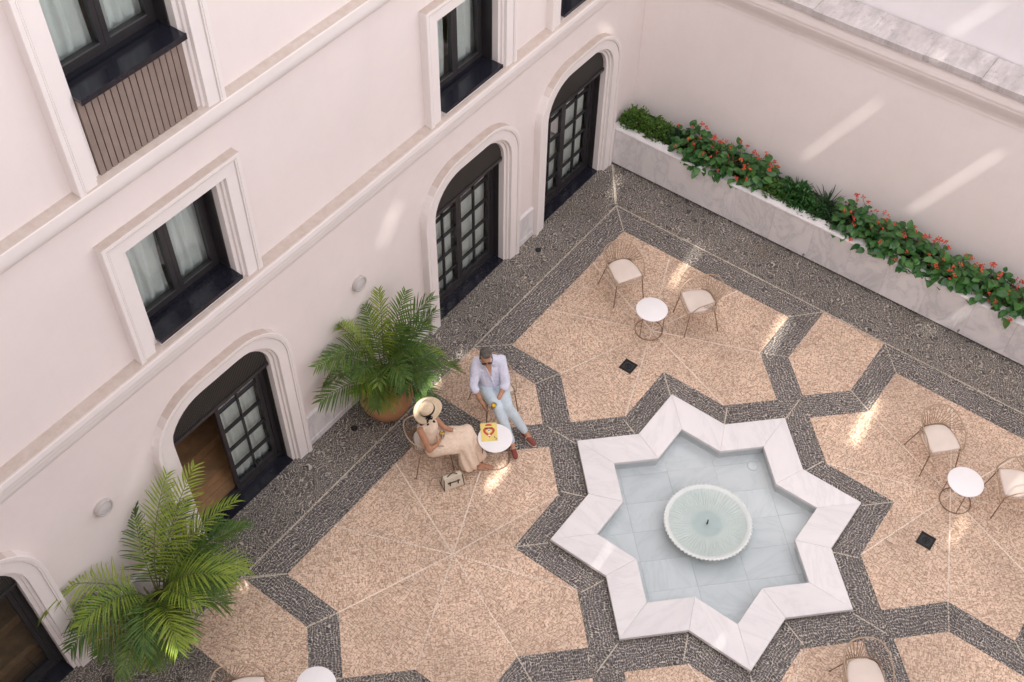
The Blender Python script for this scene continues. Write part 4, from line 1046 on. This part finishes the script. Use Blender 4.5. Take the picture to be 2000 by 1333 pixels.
def head(c, f, up, r=1.0):
    """skull, jaw, nose, ears, lips from a centre, a facing and an up vector"""
    c, f, up = Vector(c), Vector(f).normalized(), Vector(up); up = (up-f*up.dot(f)).normalized(); s = up.cross(f)
    E_ = [ell(c+up*0.03*r-f*0.012*r, 0.074*r, 0.092*r, 0.085*r, s, up), ell(c-up*0.025*r+f*0.02*r, 0.062*r, 0.072*r, 0.085*r, s, up), ell(c-up*0.085*r+f*0.052*r, 0.034*r, 0.030*r, 0.026*r, s, up),
          cap(c+f*0.086*r+up*0.012*r, 0.009*r, c+f*0.108*r-up*0.026*r, 0.013*r), ell(c+f*0.094*r-up*0.030*r, 0.018*r, 0.012*r, 0.010*r, s, up),
          ell(c+f*0.083*r-up*0.058*r, 0.024*r, 0.010*r, 0.007*r, s, up), ell(c+f*0.081*r-up*0.069*r, 0.020*r, 0.010*r, 0.007*r, s, up), ell(c+f*0.074*r+up*0.030*r, 0.052*r, 0.014*r, 0.012*r, s, up)]
    for q in (-1, 1):
        E_ += [ell(c+s*q*0.076*r-f*0.005*r-up*0.005*r, 0.010*r, 0.022*r, 0.032*r, s, up), ell(c+s*q*0.034*r+f*0.062*r-up*0.02*r, 0.022*r, 0.016*r, 0.020*r, s, up)]
    return E_, c, f, up, s
def cloth(name, col, col2=None, freq=0, rough=0.85):
    m, nt, b = nmat(name); p = posco(nt); n = noise(nt, 40, 3, 0.6, p); c = col
    if col2 is not None:
        tc = N(nt, 'ShaderNodeTexCoord'); mp = N(nt, 'ShaderNodeMapping'); mp.inputs['Rotation'].default_value = (0, 0, D(42)); L(nt, tc.outputs['Object'], mp.inputs[0])
        wv = N(nt, 'ShaderNodeTexWave', wave_type='BANDS', bands_direction='X'); setin(wv, Scale=freq, Distortion=0.8, Detail=1.0); L(nt, mp.outputs[0], wv.inputs['Vector'])
        c = mixc(nt, ramp(nt, [(0.35, 0.0), (0.65, 1.0)], wv.outputs[0]).outputs[0], col, col2)
    r = ramp(nt, [(0.3, 0.90), (0.7, 1.04)], n.outputs[0])
    L(nt, mixc(nt, 1.0, c, r.outputs[0], 'MULTIPLY'), b.inputs['Base Color']); setin(b, Roughness=rough); b.inputs['Specular IOR Level'].default_value = 0.15
    b.inputs['Sheen Weight'].default_value = 0.1
    return m
def skinmat(name, col):
    m, nt, b = nmat(name); n = noise(nt, 22, 4, 0.6, posco(nt)); L(nt, mixc(nt, ramp(nt, [(0.35, 0.0), (0.7, 1.0)], n.outputs[0]).outputs[0], col, tuple(x*0.78 for x in col)), b.inputs['Base Color'])
    setin(b, Roughness=0.48); b.inputs['Subsurface Weight'].default_value = 0.08; b.inputs['Subsurface Radius'].default_value = (0.01, 0.004, 0.002); return m
M['skin'] = skinmat('tanned_skin', (0.50, 0.255, 0.15)); M['skin2'] = skinmat('warm_skin', (0.47, 0.235, 0.135))
M['shirt'] = cloth('striped_shirt', (0.80, 0.80, 0.86), (0.54, 0.55, 0.72), 24)
M['jeans'] = cloth('pale_jeans', (0.56, 0.645, 0.70)); M['suede'] = cloth('brick_suede', (0.25, 0.075, 0.06)); M['sole'] = plain('pale_sole', (0.6, 0.5, 0.42), 0.7)
M['linen'] = cloth('cream_linen', (0.74, 0.585, 0.455)); M['hairgrey'] = plain('greying_hair', (0.10, 0.088, 0.075), 0.6, 0, 0.5, 60, 0.6); M['hairdark'] = plain('dark_hair', (0.012, 0.008, 0.007), 0.4, 0, 0.5, 40, 0.6)
M['straw'] = plain('pale_straw', (0.66, 0.52, 0.36), 0.8, 0, 0.12, 40, 0.5); M['ribbon'] = plain('black_ribbon', (0.014, 0.012, 0.014), 0.5); M['lens'] = plain('dark_lens', (0.008, 0.007, 0.007), 0.12)
M['cuff'] = plain('pale_metal_cuff', (0.72, 0.64, 0.52), 0.3, 0.3); M['bead'] = plain('grey_beads', (0.28, 0.24, 0.20), 0.5)
M['juice'] = plain('orange_juice', (0.72, 0.42, 0.02), 0.25); M['tumbler'], _, _ = glassy('clear_tumbler', (0.95, 0.95, 0.93), 0.08)

# ---- the man
mo = Vector((-0.22, 3.22, 0.0))
man = empty('person', mo, 'man in pale striped shirt, light jeans and sunglasses sitting with a glass of juice', 'person', 'seated couple')
mP = Vector((-0.205, 3.255, 0.535)); hipL, hipR = Vector((-0.115, 3.205, 0.53)), Vector((-0.29, 3.315, 0.53))
knL, knR = Vector((-0.385, 2.865, 0.555)), Vector((-0.470, 2.945, 0.54)); anL, anR = Vector((-0.318, 2.615, 0.125)), Vector((-0.562, 2.648, 0.115))
shL, shR = Vector((-0.085, 3.195, 0.975)), Vector((-0.315, 3.42, 0.975)); elL, elR = Vector((-0.195, 3.035, 0.705)), Vector((-0.492, 3.335, 0.725))
wrL, wrR = Vector((-0.385, 3.005, 0.605)), Vector((-0.520, 3.185, 0.53)); chest = Vector((-0.215, 3.315, 0.86)); neck = Vector((-0.235, 3.315, 1.03))
hf, hu = Vector((-0.62, -0.66, -0.22)), Vector((-0.12, -0.14, 0.9)); hc = Vector((-0.305, 3.275, 1.17))
HE, hc_, hf_, hu_, hs_ = head(hc, hf, hu)
knkL, knkR = Vector((-0.472, 3.005, 0.563)), Vector((-0.545, 3.115, 0.472))
body = HE+[cap(neck-Vector((0, 0, 0.06)), 0.062, hc-hu_*0.05-hf_*0.02, 0.055), cap(chest, 0.12, neck-Vector((0, 0, 0.07)), 0.07), cap(mP, 0.12, chest, 0.12), cap(shL, 0.055, shR, 0.055),
    cap(shL, 0.052, elL, 0.043), cap(elL, 0.043, wrL, 0.028), cap(shR, 0.052, elR, 0.043), cap(elR, 0.043, wrR, 0.028),
    cap(hipL, 0.08, knL, 0.055), cap(knL, 0.055, anL, 0.037), cap(hipR, 0.08, knR, 0.055), cap(knR, 0.055, anR, 0.037),
    cap(anL, 0.037, anL+Vector((0, -0.07, -0.06)), 0.034), cap(anR, 0.037, anR+Vector((-0.04, -0.05, -0.05)), 0.034)]
body += hand(wrL, knkL, (-0.1, -0.55, 0.75), -1, 0.9)+hand(wrR, knkR, (0.75, -0.5, -0.1), -1, 0.55)
blob('body', body, 0.006, M['skin'], man, 2, org=mo)
fw = Vector((-0.62, -0.78, 0)).normalized(); rt = Vector((-0.75, 0.66, 0))
sh = [cap(mP+Vector((0, 0, 0.03)), 0.135, chest, 0.138), cap(mP-rt*0.05+Vector((0, 0, 0.04)), 0.118, chest-rt*0.05, 0.122), cap(mP+rt*0.05+Vector((0, 0, 0.04)), 0.118, chest+rt*0.05, 0.122), cap(shL.lerp(shR, 0.1)-Vector((0, 0, 0.02)), 0.083, shL.lerp(shR, 0.9)-Vector((0, 0, 0.02)), 0.083), cap(shL.lerp(shR, 0.3)+Vector((0, 0, 0.015)), 0.075, shL.lerp(shR, 0.7)+Vector((0, 0, 0.015)), 0.075)]
for s_, e_, w_ in ((shL, elL, wrL), (shR, elR, wrR)):
    sh += [cap(s_, 0.070, e_, 0.060), cap(e_, 0.060, e_.lerp(w_, 0.16), 0.055), cap(e_.lerp(w_, 0.05), 0.060, e_.lerp(w_, 0.22), 0.060)]
sh += [cap(mP+fw*0.05+Vector((0, 0, -0.02)), 0.10, mP+Vector((0, 0, 0.06)), 0.13), ell(mP+rt*-0.14+fw*0.02+Vector((0, 0, -0.01)), 0.05, 0.07, 0.06)]
blob('shirt', sh, 0.008, M['shirt'], man, 3, 0.011, 13, org=mo)
# open neck of the shirt: a wedge of chest, two collar leaves and the placket
ch_t = neck+fw*0.055+Vector((0, 0, -0.015)); ch_b = chest+fw*0.158+Vector((0, 0, 0.02))
bm = bmesh.new(); P = [ch_t-rt*0.045-mo+fw*0.012, ch_t+rt*0.045-mo+fw*0.012, ch_b-mo]
A_ = [bm.verts.new(p+fw*0.012) for p in P]; B_ = [bm.verts.new(p-fw*0.08) for p in P]
bm.faces.new(A_); 
for i in range(3): bm.faces.new((A_[i], A_[(i+1) % 3], B_[(i+1) % 3], B_[i]))
obj('chest_opening', bm, M['skin'], man)
bm = bmesh.new()
for q in (-1, 1):
    a0 = neck-mo+rt*q*0.070-fw*0.035+Vector((0, 0, 0.030)); a1 = ch_t-mo+rt*q*0.048+fw*0.015+Vector((0, 0, 0.012)); a2 = ch_t-mo+rt*q*0.085+fw*0.040+Vector((0, 0, -0.050)); a3 = neck-mo+rt*q*0.105-fw*0.02+Vector((0, 0, -0.012))
    P = [a0, a1, a2, a3]; n = (a1-a0).cross(a3-a0).normalized()*0.004
    A_ = [bm.verts.new(p+n) for p in P]; B_ = [bm.verts.new(p-n) for p in P]; bm.faces.new(A_); bm.faces.new(B_[::-1])
    for i in range(4): bm.faces.new((A_[i], A_[(i+1) % 4], B_[(i+1) % 4], B_[i]))
    tube(bm, [ch_t-mo+rt*q*0.050+fw*0.028, ch_b-mo+fw*0.012+rt*q*0.006], 0.008, 5)
tube(bm, [ch_b-mo+fw*0.010, mP-mo+fw*0.152+Vector((0, 0, 0.14)), mP-mo+fw*0.15+Vector((0, 0, 0.04))], 0.009, 5)
obj('collar', bm, M['shirt'], man, True)
je = [cap(mP, 0.130, mP+Vector((0, 0, 0.06)), 0.125), cap(hipL, 0.105, knL, 0.079), cap(hipR, 0.105, knR, 0.079), cap(hipL, 0.11, hipR, 0.11)]
for k_, a_ in ((knL, anL), (knR, anR)): je += [cap(k_, 0.076, k_.lerp(a_, 0.35), 0.068), cap(k_.lerp(a_, 0.35), 0.068, k_.lerp(a_, 0.94), 0.050)]
blob('jeans', je, 0.008, M['jeans'], man, 3, 0.007, 12, org=mo)
for an, tv in ((anL, Vector((-0.045, -0.19, 0))), (anR, Vector((-0.12, -0.155, 0)))):
    tv = tv.normalized(); he = Vector((an.x, an.y, 0.052))-tv*0.035; sd = Vector((-tv.y, tv.x, 0))
    blob('shoe', [cap(he, 0.036, he+tv*0.10, 0.040), cap(he+tv*0.08, 0.038, he+tv*0.205, 0.037), ell(he+tv*0.20-Vector((0, 0, 0.008)), 0.052, 0.036, 0.034, tv), cap(he-tv*0.012+Vector((0, 0, 0.02)), 0.028, he-tv*0.012+Vector((0, 0, 0.035)), 0.024)], 0.006, M['suede'], man, 2, org=mo)
    blob('sole', [ell(he+tv*0.0-Vector((0, 0, 0.034)), 0.044, 0.040, 0.012, tv), ell(he+tv*0.15-Vector((0, 0, 0.034)), 0.110, 0.045, 0.012, tv), ell(he+tv*0.08-Vector((0, 0, 0.034)), 0.10, 0.036, 0.012, tv)], 0.006, M['sole'], man, 1, org=mo)
    bm = bmesh.new(); q = he+tv*0.095+Vector((0, 0, 0.0)); tube(bm, [q-mo+sd*0.041*cos(a)+Vector((0, 0, 0.042*sin(a))) for a in [pi*i/10 for i in range(11)]], 0.007, 5); obj('strap', bm, M['sole'], man, True)
HA = [ell(hc_+hu_*0.052-hf_*0.040, 0.078, 0.082, 0.072, hs_, hu_), ell(hc_-hf_*0.052+hu_*0.0, 0.072, 0.050, 0.075, hs_, hu_), ell(hc_+hu_*0.098+hf_*0.022, 0.058, 0.040, 0.026, hs_, hu_)]
for q in (-1, 1): HA.append(ell(hc_+hs_*q*0.070+hu_*0.025+hf_*0.0, 0.011, 0.028, 0.035, hs_, hu_))
blob('hair', HA, 0.006, M['hairgrey'], man, 2, 0.006, 55, org=mo)
bm = bmesh.new()
for q in (-1, 1):
    cc = hc_+hs_*q*0.034+hf_*0.090+hu_*0.004-mo; 
    P = [cc+hs_*0.030*cos(a)*1.05+hu_*0.021*sin(a)-hf_*abs(cos(a))*0.004 for a in [2*pi*i/14 for i in range(14)]]
    A_ = [bm.verts.new(p+hf_*0.006) for p in P]; B_ = [bm.verts.new(p-hf_*0.004) for p in P]; bm.faces.new(A_); bm.faces.new(B_[::-1])
    for i in range(14): bm.faces.new((A_[i], A_[(i+1) % 14], B_[(i+1) % 14], B_[i]))
    tube(bm, [hc_+hs_*q*0.064+hf_*0.088+hu_*0.012-mo, hc_+hs_*q*0.080+hf_*0.04+hu_*0.012-mo, hc_+hs_*q*0.082-hf_*0.01+hu_*0.008-mo], 0.004, 5)
tube(bm, [hc_+hs_*-0.012+hf_*0.098+hu_*0.010-mo, hc_+hs_*0.012+hf_*0.098+hu_*0.010-mo], 0.004, 5)
obj('sunglasses', bm, M['lens'], man, False)
bm = bmesh.new()
for k in range(2):
    c0 = elR.lerp(wrR, 0.80+0.09*k)-mo; d_ = (wrR-elR).normalized(); u_ = d_.orthogonal().normalized(); v_ = d_.cross(u_)
    tube(bm, [c0+(u_*cos(a)+v_*sin(a))*0.0335 for a in [2*pi*i/20 for i in range(20)]], 0.005, 5, closed=True)
obj('bracelet', bm, M['bead'], man, True)
def tumbler(loc, tilt, label):
    t = empty('juice_glass', loc, label, 'glass', 'glasses of orange juice'); t.rotation_euler = tilt
    bm = bmesh.new(); lathe(bm, [(0.001, -0.045), (0.030, -0.045), (0.036, 0.05), (0.034, 0.05), (0.0285, -0.038), (0.001, -0.038)], 24); obj('tumbler', bm, M['tumbler'], t, True)
    bm = bmesh.new(); lathe(bm, [(0.001, -0.0375), (0.0280, -0.0375), (0.0325, 0.030), (0.001, 0.031)], 24); obj('juice', bm, M['juice'], t, True)
tumbler((-0.523, 2.985, 0.600), (0.25, -0.1, 0), 'small glass of orange juice in the hand of the man')

# ---- the woman
wo = Vector((-1.38, 3.26, 0.0))
wom = empty('person', wo, 'woman in cream linen outfit and wide straw hat, leaning back with a glass of juice', 'person', 'seated couple')
wP = Vector((-1.405, 3.285, 0.545)); whL, whR = Vector((-1.345, 3.345, 0.535)), Vector((-1.45, 3.22, 0.535))
wkL, wkR = Vector((-1.035, 3.035, 0.525)), Vector((-1.15, 2.955, 0.515)); waL, waR = Vector((-1.055, 2.815, 0.10)), Vector((-1.155, 2.865, 0.10))
wsL, wsR = Vector((-1.285, 3.425, 0.935)), Vector((-1.565, 3.325, 0.930)); weL, weR = Vector((-1.235, 3.225, 0.72)), Vector((-1.585, 3.175, 0.66))
wwL, wwR = Vector((-1.135, 3.125, 0.61)), Vector((-1.475, 3.130, 0.715)); wch = Vector((-1.42, 3.345, 0.82)); wne = Vector((-1.42, 3.355, 1.0))
whf, whu = Vector((0.62, -0.62, -0.38)), Vector((0.22, -0.22, 0.93)); whc = Vector((-1.375, 3.315, 1.105))
HE, wc_, wf_, wu_, ws_ = head(whc, whf, whu, 0.93)
wkL_h, wkR_h = Vector((-1.068, 3.050, 0.605)), Vector((-1.405, 3.130, 0.752))
body = HE+[cap(wne-Vector((0, 0, 0.05)), 0.050, whc-wu_*0.05, 0.045), cap(wch, 0.10, wne-Vector((0, 0, 0.07)), 0.055), cap(wP, 0.115, wch, 0.10), cap(wsL, 0.043, wsR, 0.043),
    cap(wsL, 0.042, weL, 0.035), cap(weL, 0.035, wwL, 0.024), cap(wsR, 0.042, weR, 0.036), cap(weR, 0.036, wwR, 0.024),
    cap(whL, 0.08, wkL, 0.052), cap(whR, 0.08, wkR, 0.052), cap(wkL, 0.05, waL, 0.030), cap(wkR, 0.05, waR, 0.030)]
for a_, t_ in ((waL, Vector((0.055, -0.12, 0))), (waR, Vector((0.08, -0.10, 0)))):
    hh = Vector((a_.x, a_.y, 0.05)); body += [cap(a_, 0.030, hh, 0.030), cap(hh, 0.030, hh+t_*0.8+Vector((0, 0, -0.015)), 0.026), ell(hh+t_*0.95-Vector((0, 0, 0.020)), 0.048, 0.036, 0.018, t_)]
    tn = t_.normalized(); sd = Vector((-tn.y, tn.x, 0))
    for q in range(5): body.append(cap(hh+t_*1.15+sd*(0.026-0.013*q)-Vector((0, 0, 0.024)), 0.009 if q != 0 else 0.011, hh+t_*1.15+tn*(0.035-0.004*abs(q-1))+sd*(0.028-0.014*q)-Vector((0, 0, 0.028)), 0.008))
body += hand(wwL, wkL_h, (-0.1, 0.1, -1), -1, 0.35, 0.9)+hand(wwR, wkR_h, (0.35, 0.9, 0.25), 1, 0.95, 0.9)
blob('body', body, 0.006, M['skin2'], wom, 2, org=wo)
top = [cap(wP+Vector((0, 0, 0.02)), 0.132, wch, 0.120), ell(wch+Vector((0.03, -0.055, 0.03)), 0.115, 0.075, 0.075, (0.85, 0.35, 0)), cap(wsL.lerp(wsR, 0.16)-Vector((0, 0, 0.01)), 0.056, wsL.lerp(wsR, 0.84)-Vector((0, 0, 0.01)), 0.056), cap(wch, 0.11, wch+Vector((0, 0, 0.08)), 0.09)]
blob('top', top, 0.008, M['linen'], wom, 3, 0.008, 14, org=wo)
# wide linen trousers: thighs, then cloth falling in a bell to the calf
tr = [cap(wP, 0.148, wP+Vector((0, 0, 0.03)), 0.14), cap(whL, 0.125, wkL, 0.105), cap(whR, 0.128, wkR, 0.108), cap(wkL.lerp(wkR, 0.0), 0.10, wkL.lerp(wkR, 1.0), 0.10), cap(whL, 0.13, whR, 0.13), cap(wP.lerp((wkL+wkR)/2, 0.25), 0.12, (wkL+wkR)/2, 0.105)]
for k_, a_, o_ in ((wkL, waL, Vector((0.035, 0.015, 0))), (wkR, waR, Vector((-0.03, -0.015, 0)))):
    b_ = k_.lerp(a_, 0.78)+o_; tr += [cap(k_, 0.10, b_, 0.118), cap(k_+o_, 0.09, b_+o_*0.8, 0.10)]
tr = blob('trousers', tr, 0.008, M['linen'], wom, 3, 0.0, 12, org=wo)
from mathutils import noise as mnoise
ax = ((waL+waR)/2-(wkL+wkR)/2).normalized(); kc = (wkL+wkR)/2-wo
hx = ((wkL+wkR)/2-wP).normalized()
nr = [v.normal.copy() for v in tr.data.vertices]
for v, n in zip(tr.data.vertices, nr):
    q = v.co-kc; along = q.dot(ax); f = max(0.0, min(1.0, along/0.3+0.25))
    lat = q-ax*along; a_ = atan2(lat.dot(ax.cross(hx)), lat.dot(hx))
    v.co += n*(0.012*f*sin(a_*11+along*6)+0.010*mnoise.noise((v.co+wo)*Vector((9, 9, 5)).length*0.55)+0.006*mnoise.noise((v.co+wo)*22))
blob('hair', [ell(wc_+wu_*0.035-wf_*0.02, 0.080, 0.088, 0.080, ws_, wu_), ell(wc_-wf_*0.075-wu_*0.03, 0.070, 0.050, 0.085, ws_, wu_), ell(wc_-wf_*0.105-wu_*0.105+ws_*-0.02, 0.065, 0.045, 0.07, ws_, wu_), ell(wc_-wf_*0.06-wu_*0.10-ws_*0.07, 0.035, 0.04, 0.075, ws_, wu_)], 0.006, M['hairdark'], wom, 2, 0.010, 40, org=wo)
# straw hat, tipped towards her face
ha = (Vector((-0.36, 0.36, 0.90))).normalized(); ha = Vector((-0.30, 0.20, 0.93)).normalized(); hcen = Vector((-1.405, 3.325, 1.185))-wo
RQ = ha.to_track_quat('Z', 'Y').to_matrix().to_4x4()
def onhat(bm):
    for v in bm.verts: v.co = (Matrix.Translation(hcen) @ RQ) @ v.co
bm = bmesh.new()
def wavy(i, a, r): return r
lathe(bm, [(0.098, 0.0), (0.13, -0.001), (0.165, -0.004), (0.188, -0.002), (0.190, 0.002), (0.165, 0.002), (0.13, 0.005), (0.100, 0.006), (0.097, 0.02), (0.094, 0.055), (0.088, 0.082), (0.074, 0.094), (0.045, 0.098), (0.001, 0.099)], 56)
for v in bm.verts:
    r = sqrt(v.co.x**2+v.co.y**2)
    if r > 0.11: v.co.z += 0.020*((r-0.11)/0.08)*sin(2*atan2(v.co.y, v.co.x)+0.8)
onhat(bm); obj('straw_hat', bm, M['straw'], wom, True)
bm = bmesh.new(); lathe(bm, [(0.1005, 0.0065), (0.1015, 0.008), (0.0985, 0.034), (0.0955, 0.036)], 48)
ba = None
onhat(bm); obj('hat_band', bm, M['ribbon'], wom, True)
bm = bmesh.new()
bd = (RQ.to_3x3().inverted() @ Vector((-0.55, -0.80, -0.2))); ba = atan2(bd.y, bd.x)
bp_ = Vector((0.108*cos(ba), 0.108*sin(ba), 0.02)); tg = Vector((-sin(ba), cos(ba), 0)); rd = Vector((cos(ba), sin(ba), 0))
for q in (-1, 1):
    lp = [bp_+tg*q*0.045*sin(a)+rd*(0.012+0.014*(1-cos(a)))+Vector((0, 0, 0.012*sin(2*a))) for a in [pi*i/8 for i in range(9)]]
    for a_, b_ in zip(lp[:-1], lp[1:]):
        P = [a_+Vector((0, 0, 0.015)), b_+Vector((0, 0, 0.015)), b_-Vector((0, 0, 0.015)), a_-Vector((0, 0, 0.015))]; bm.faces.new([bm.verts.new(p) for p in P])
    ta = [bp_+rd*0.01, bp_+rd*0.05+tg*q*0.03-Vector((0, 0, 0.005)), bp_+rd*0.095+tg*q*0.045-Vector((0, 0, 0.03))]
    for a_, b_ in zip(ta[:-1], ta[1:]):
        P = [a_+tg*0.014, b_+tg*0.014, b_-tg*0.014, a_-tg*0.014]; bm.faces.new([bm.verts.new(p) for p in P])
for f in list(bm.faces): pass
geo = bmesh.ops.solidify(bm, geom=bm.faces[:], thickness=0.002)
onhat(bm); obj('hat_bow', bm, M['ribbon'], wom)
bm = bmesh.new(); d_ = (wwL-weL).normalized(); u_ = d_.orthogonal().normalized(); v_ = d_.cross(u_)
sweep(bm, [[weL.lerp(wwL, t_)-wo+(u_*cos(a)+v_*sin(a))*r_ for a in [2*pi*i/24 for i in range(25)]] for t_, r_ in ((0.72, 0.030), (0.72, 0.0335), (0.98, 0.0315), (0.98, 0.028))])
obj('cuff_bracelet', bm, M['cuff'], wom, True)
tumbler((-1.372, 3.142, 0.775), (-0.1, 0.2, 0), 'small glass of orange juice in the hand of the woman')

# ---- handbag on the paving
M['canvas'] = cloth('cream_canvas', (0.66, 0.58, 0.46)); M['brown'] = plain('dark_brown_leather', (0.035, 0.018, 0.012), 0.5)
hb = empty('handbag', (-1.475, 2.915, 0.008), 'cream handbag with dark brown edges standing on the paving by the woman', 'handbag', rz=atan2(-0.49, 0.87)); 
bm = bmesh.new()
def bagpt(x, y, z): return (x*(1-0.10*z/0.2), y*(1-0.55*z/0.2), z)
for (x0, x1, y0, y1, z0, z1, mi) in ((-0.135, 0.135, -0.065, 0.065, 0.0, 0.19, 0),):
    box(bm, x0, x1, y0, y1, z0, z1)
bmesh.ops.subdivide_edges(bm, edges=bm.edges[:], cuts=3, use_grid_fill=True)
for v in bm.verts: 
    v.co = Vector(bagpt(*v.co)); v.co.y *= 1+0.10*cos(v.co.x*11)*(1 if v.co.z > 0.02 else 0.3)
obj('body', bm, M['canvas'], hb, False)
bm = bmesh.new()
for sx in (-1, 1):
    for sy in (-1, 1): tube(bm, [Vector(bagpt(sx*0.136, sy*0.067, z)) for z in (0.0, 0.05, 0.1, 0.15, 0.19)], 0.006, 5)
    tube(bm, [Vector(bagpt(sx*0.136, -0.067, 0.003)), Vector(bagpt(sx*0.136, 0.067, 0.003))], 0.005, 5)
obj('piping', bm, M['brown'], hb, True)
bm = bmesh.new(); P = [Vector((x, 0, 0.19+0.055*sin(pi*(x+0.07)/0.14))) for x in [-0.07+0.14*i/10 for i in range(11)]]; tube(bm, P, 0.0065, 6); obj('handle', bm, M['brown'], hb, True)
bm = bmesh.new()
for y in (-1,):
    box(bm, -0.085, 0.085, -0.060, -0.052, 0.118, 0.130); box(bm, -0.062, -0.048, -0.067, -0.058, 0.07, 0.155); box(bm, 0.048, 0.062, -0.067, -0.058, 0.07, 0.155)
for v in bm.verts: v.co.y -= 0.002
obj('belt', bm, M['brown'], hb)
bm = bmesh.new(); box(bm, -0.115, 0.115, -0.032, 0.032, 0.191, 0.196); obj('flap', bm, M['canvas'], hb)

# ---- magazine on the table
M['paper'] = plain('paper_edge', (0.75, 0.72, 0.66), 0.7); M['yellow'] = plain('yellow_cover', (0.78, 0.62, 0.20), 0.35, 0, 0.1, 12)
M['red'] = plain('red_print', (0.55, 0.06, 0.03), 0.35); M['blackp'] = plain('black_print', (0.02, 0.018, 0.02), 0.35)
mg = empty('magazine', (-0.802, 2.842, 0.4530), 'yellow magazine with a red heart-shaped figure lying on the couple\'s white table', 'magazine', rz=atan2(3.023-2.825, -0.762+0.984)-pi/2)
bm = bmesh.new(); box(bm, -0.105, 0.105, -0.142, 0.142, 0, 0.010); obj('pages', bm, M['paper'], mg)
bm = bmesh.new(); box(bm, -0.106, 0.106, -0.143, 0.143, 0.0105, 0.0122); obj('cover', bm, M['yellow'], mg)
def flat(name, pts, mat, z): bm = bmesh.new(); prism(bm, pts, z, z+0.0004); return obj(name, bm, mat, mg)
heart = []
for i in range(28):
    a = 2*pi*i/28; heart.append((0.0048*16*sin(a)**3, 0.0056*(13*cos(a)-5*cos(2*a)-2*cos(3*a)-cos(4*a))+0.0))
flat('print_heart', heart, M['red'], 0.0126)
flat('print_hollow', [(x*0.58, y*0.50+0.005) for x, y in heart], M['yellow'], 0.0133)
flat('print_cap', [(0.045*cos(a)+0.0, 0.095+0.030*sin(a)) for a in [pi*i/12 for i in range(13)]], M['red'], 0.0128)
flat('print_bar', [(-0.05, 0.052), (0.05, 0.052), (0.05, 0.068), (-0.05, 0.068)], M['blackp'], 0.0138)
flat('print_eye', [(0.017*cos(a), 0.018+0.026*sin(a)) for a in [2*pi*i/14 for i in range(14)]], M['white'], 0.0138)
flat('print_pupil', [(0.008*cos(a), 0.022+0.014*sin(a)) for a in [2*pi*i/10 for i in range(10)]], M['blackp'], 0.0143)
flat('print_mouth', [(0.020*cos(a), -0.055+0.012*sin(a)) for a in [2*pi*i/14 for i in range(14)]], M['white'], 0.0138)
bm = bmesh.new(); tube(bm, [(0.075+0.014*sin(2*t)*1.0, -0.125+0.018*t, 0.0126) for t in [0.2*i for i in range(16)]], 0.0035, 4)
for v in bm.verts: v.co.z = 0.0124+max(0, (v.co.z-0.0126))*0.2
obj('print_mark', bm, M['blackp'], mg)
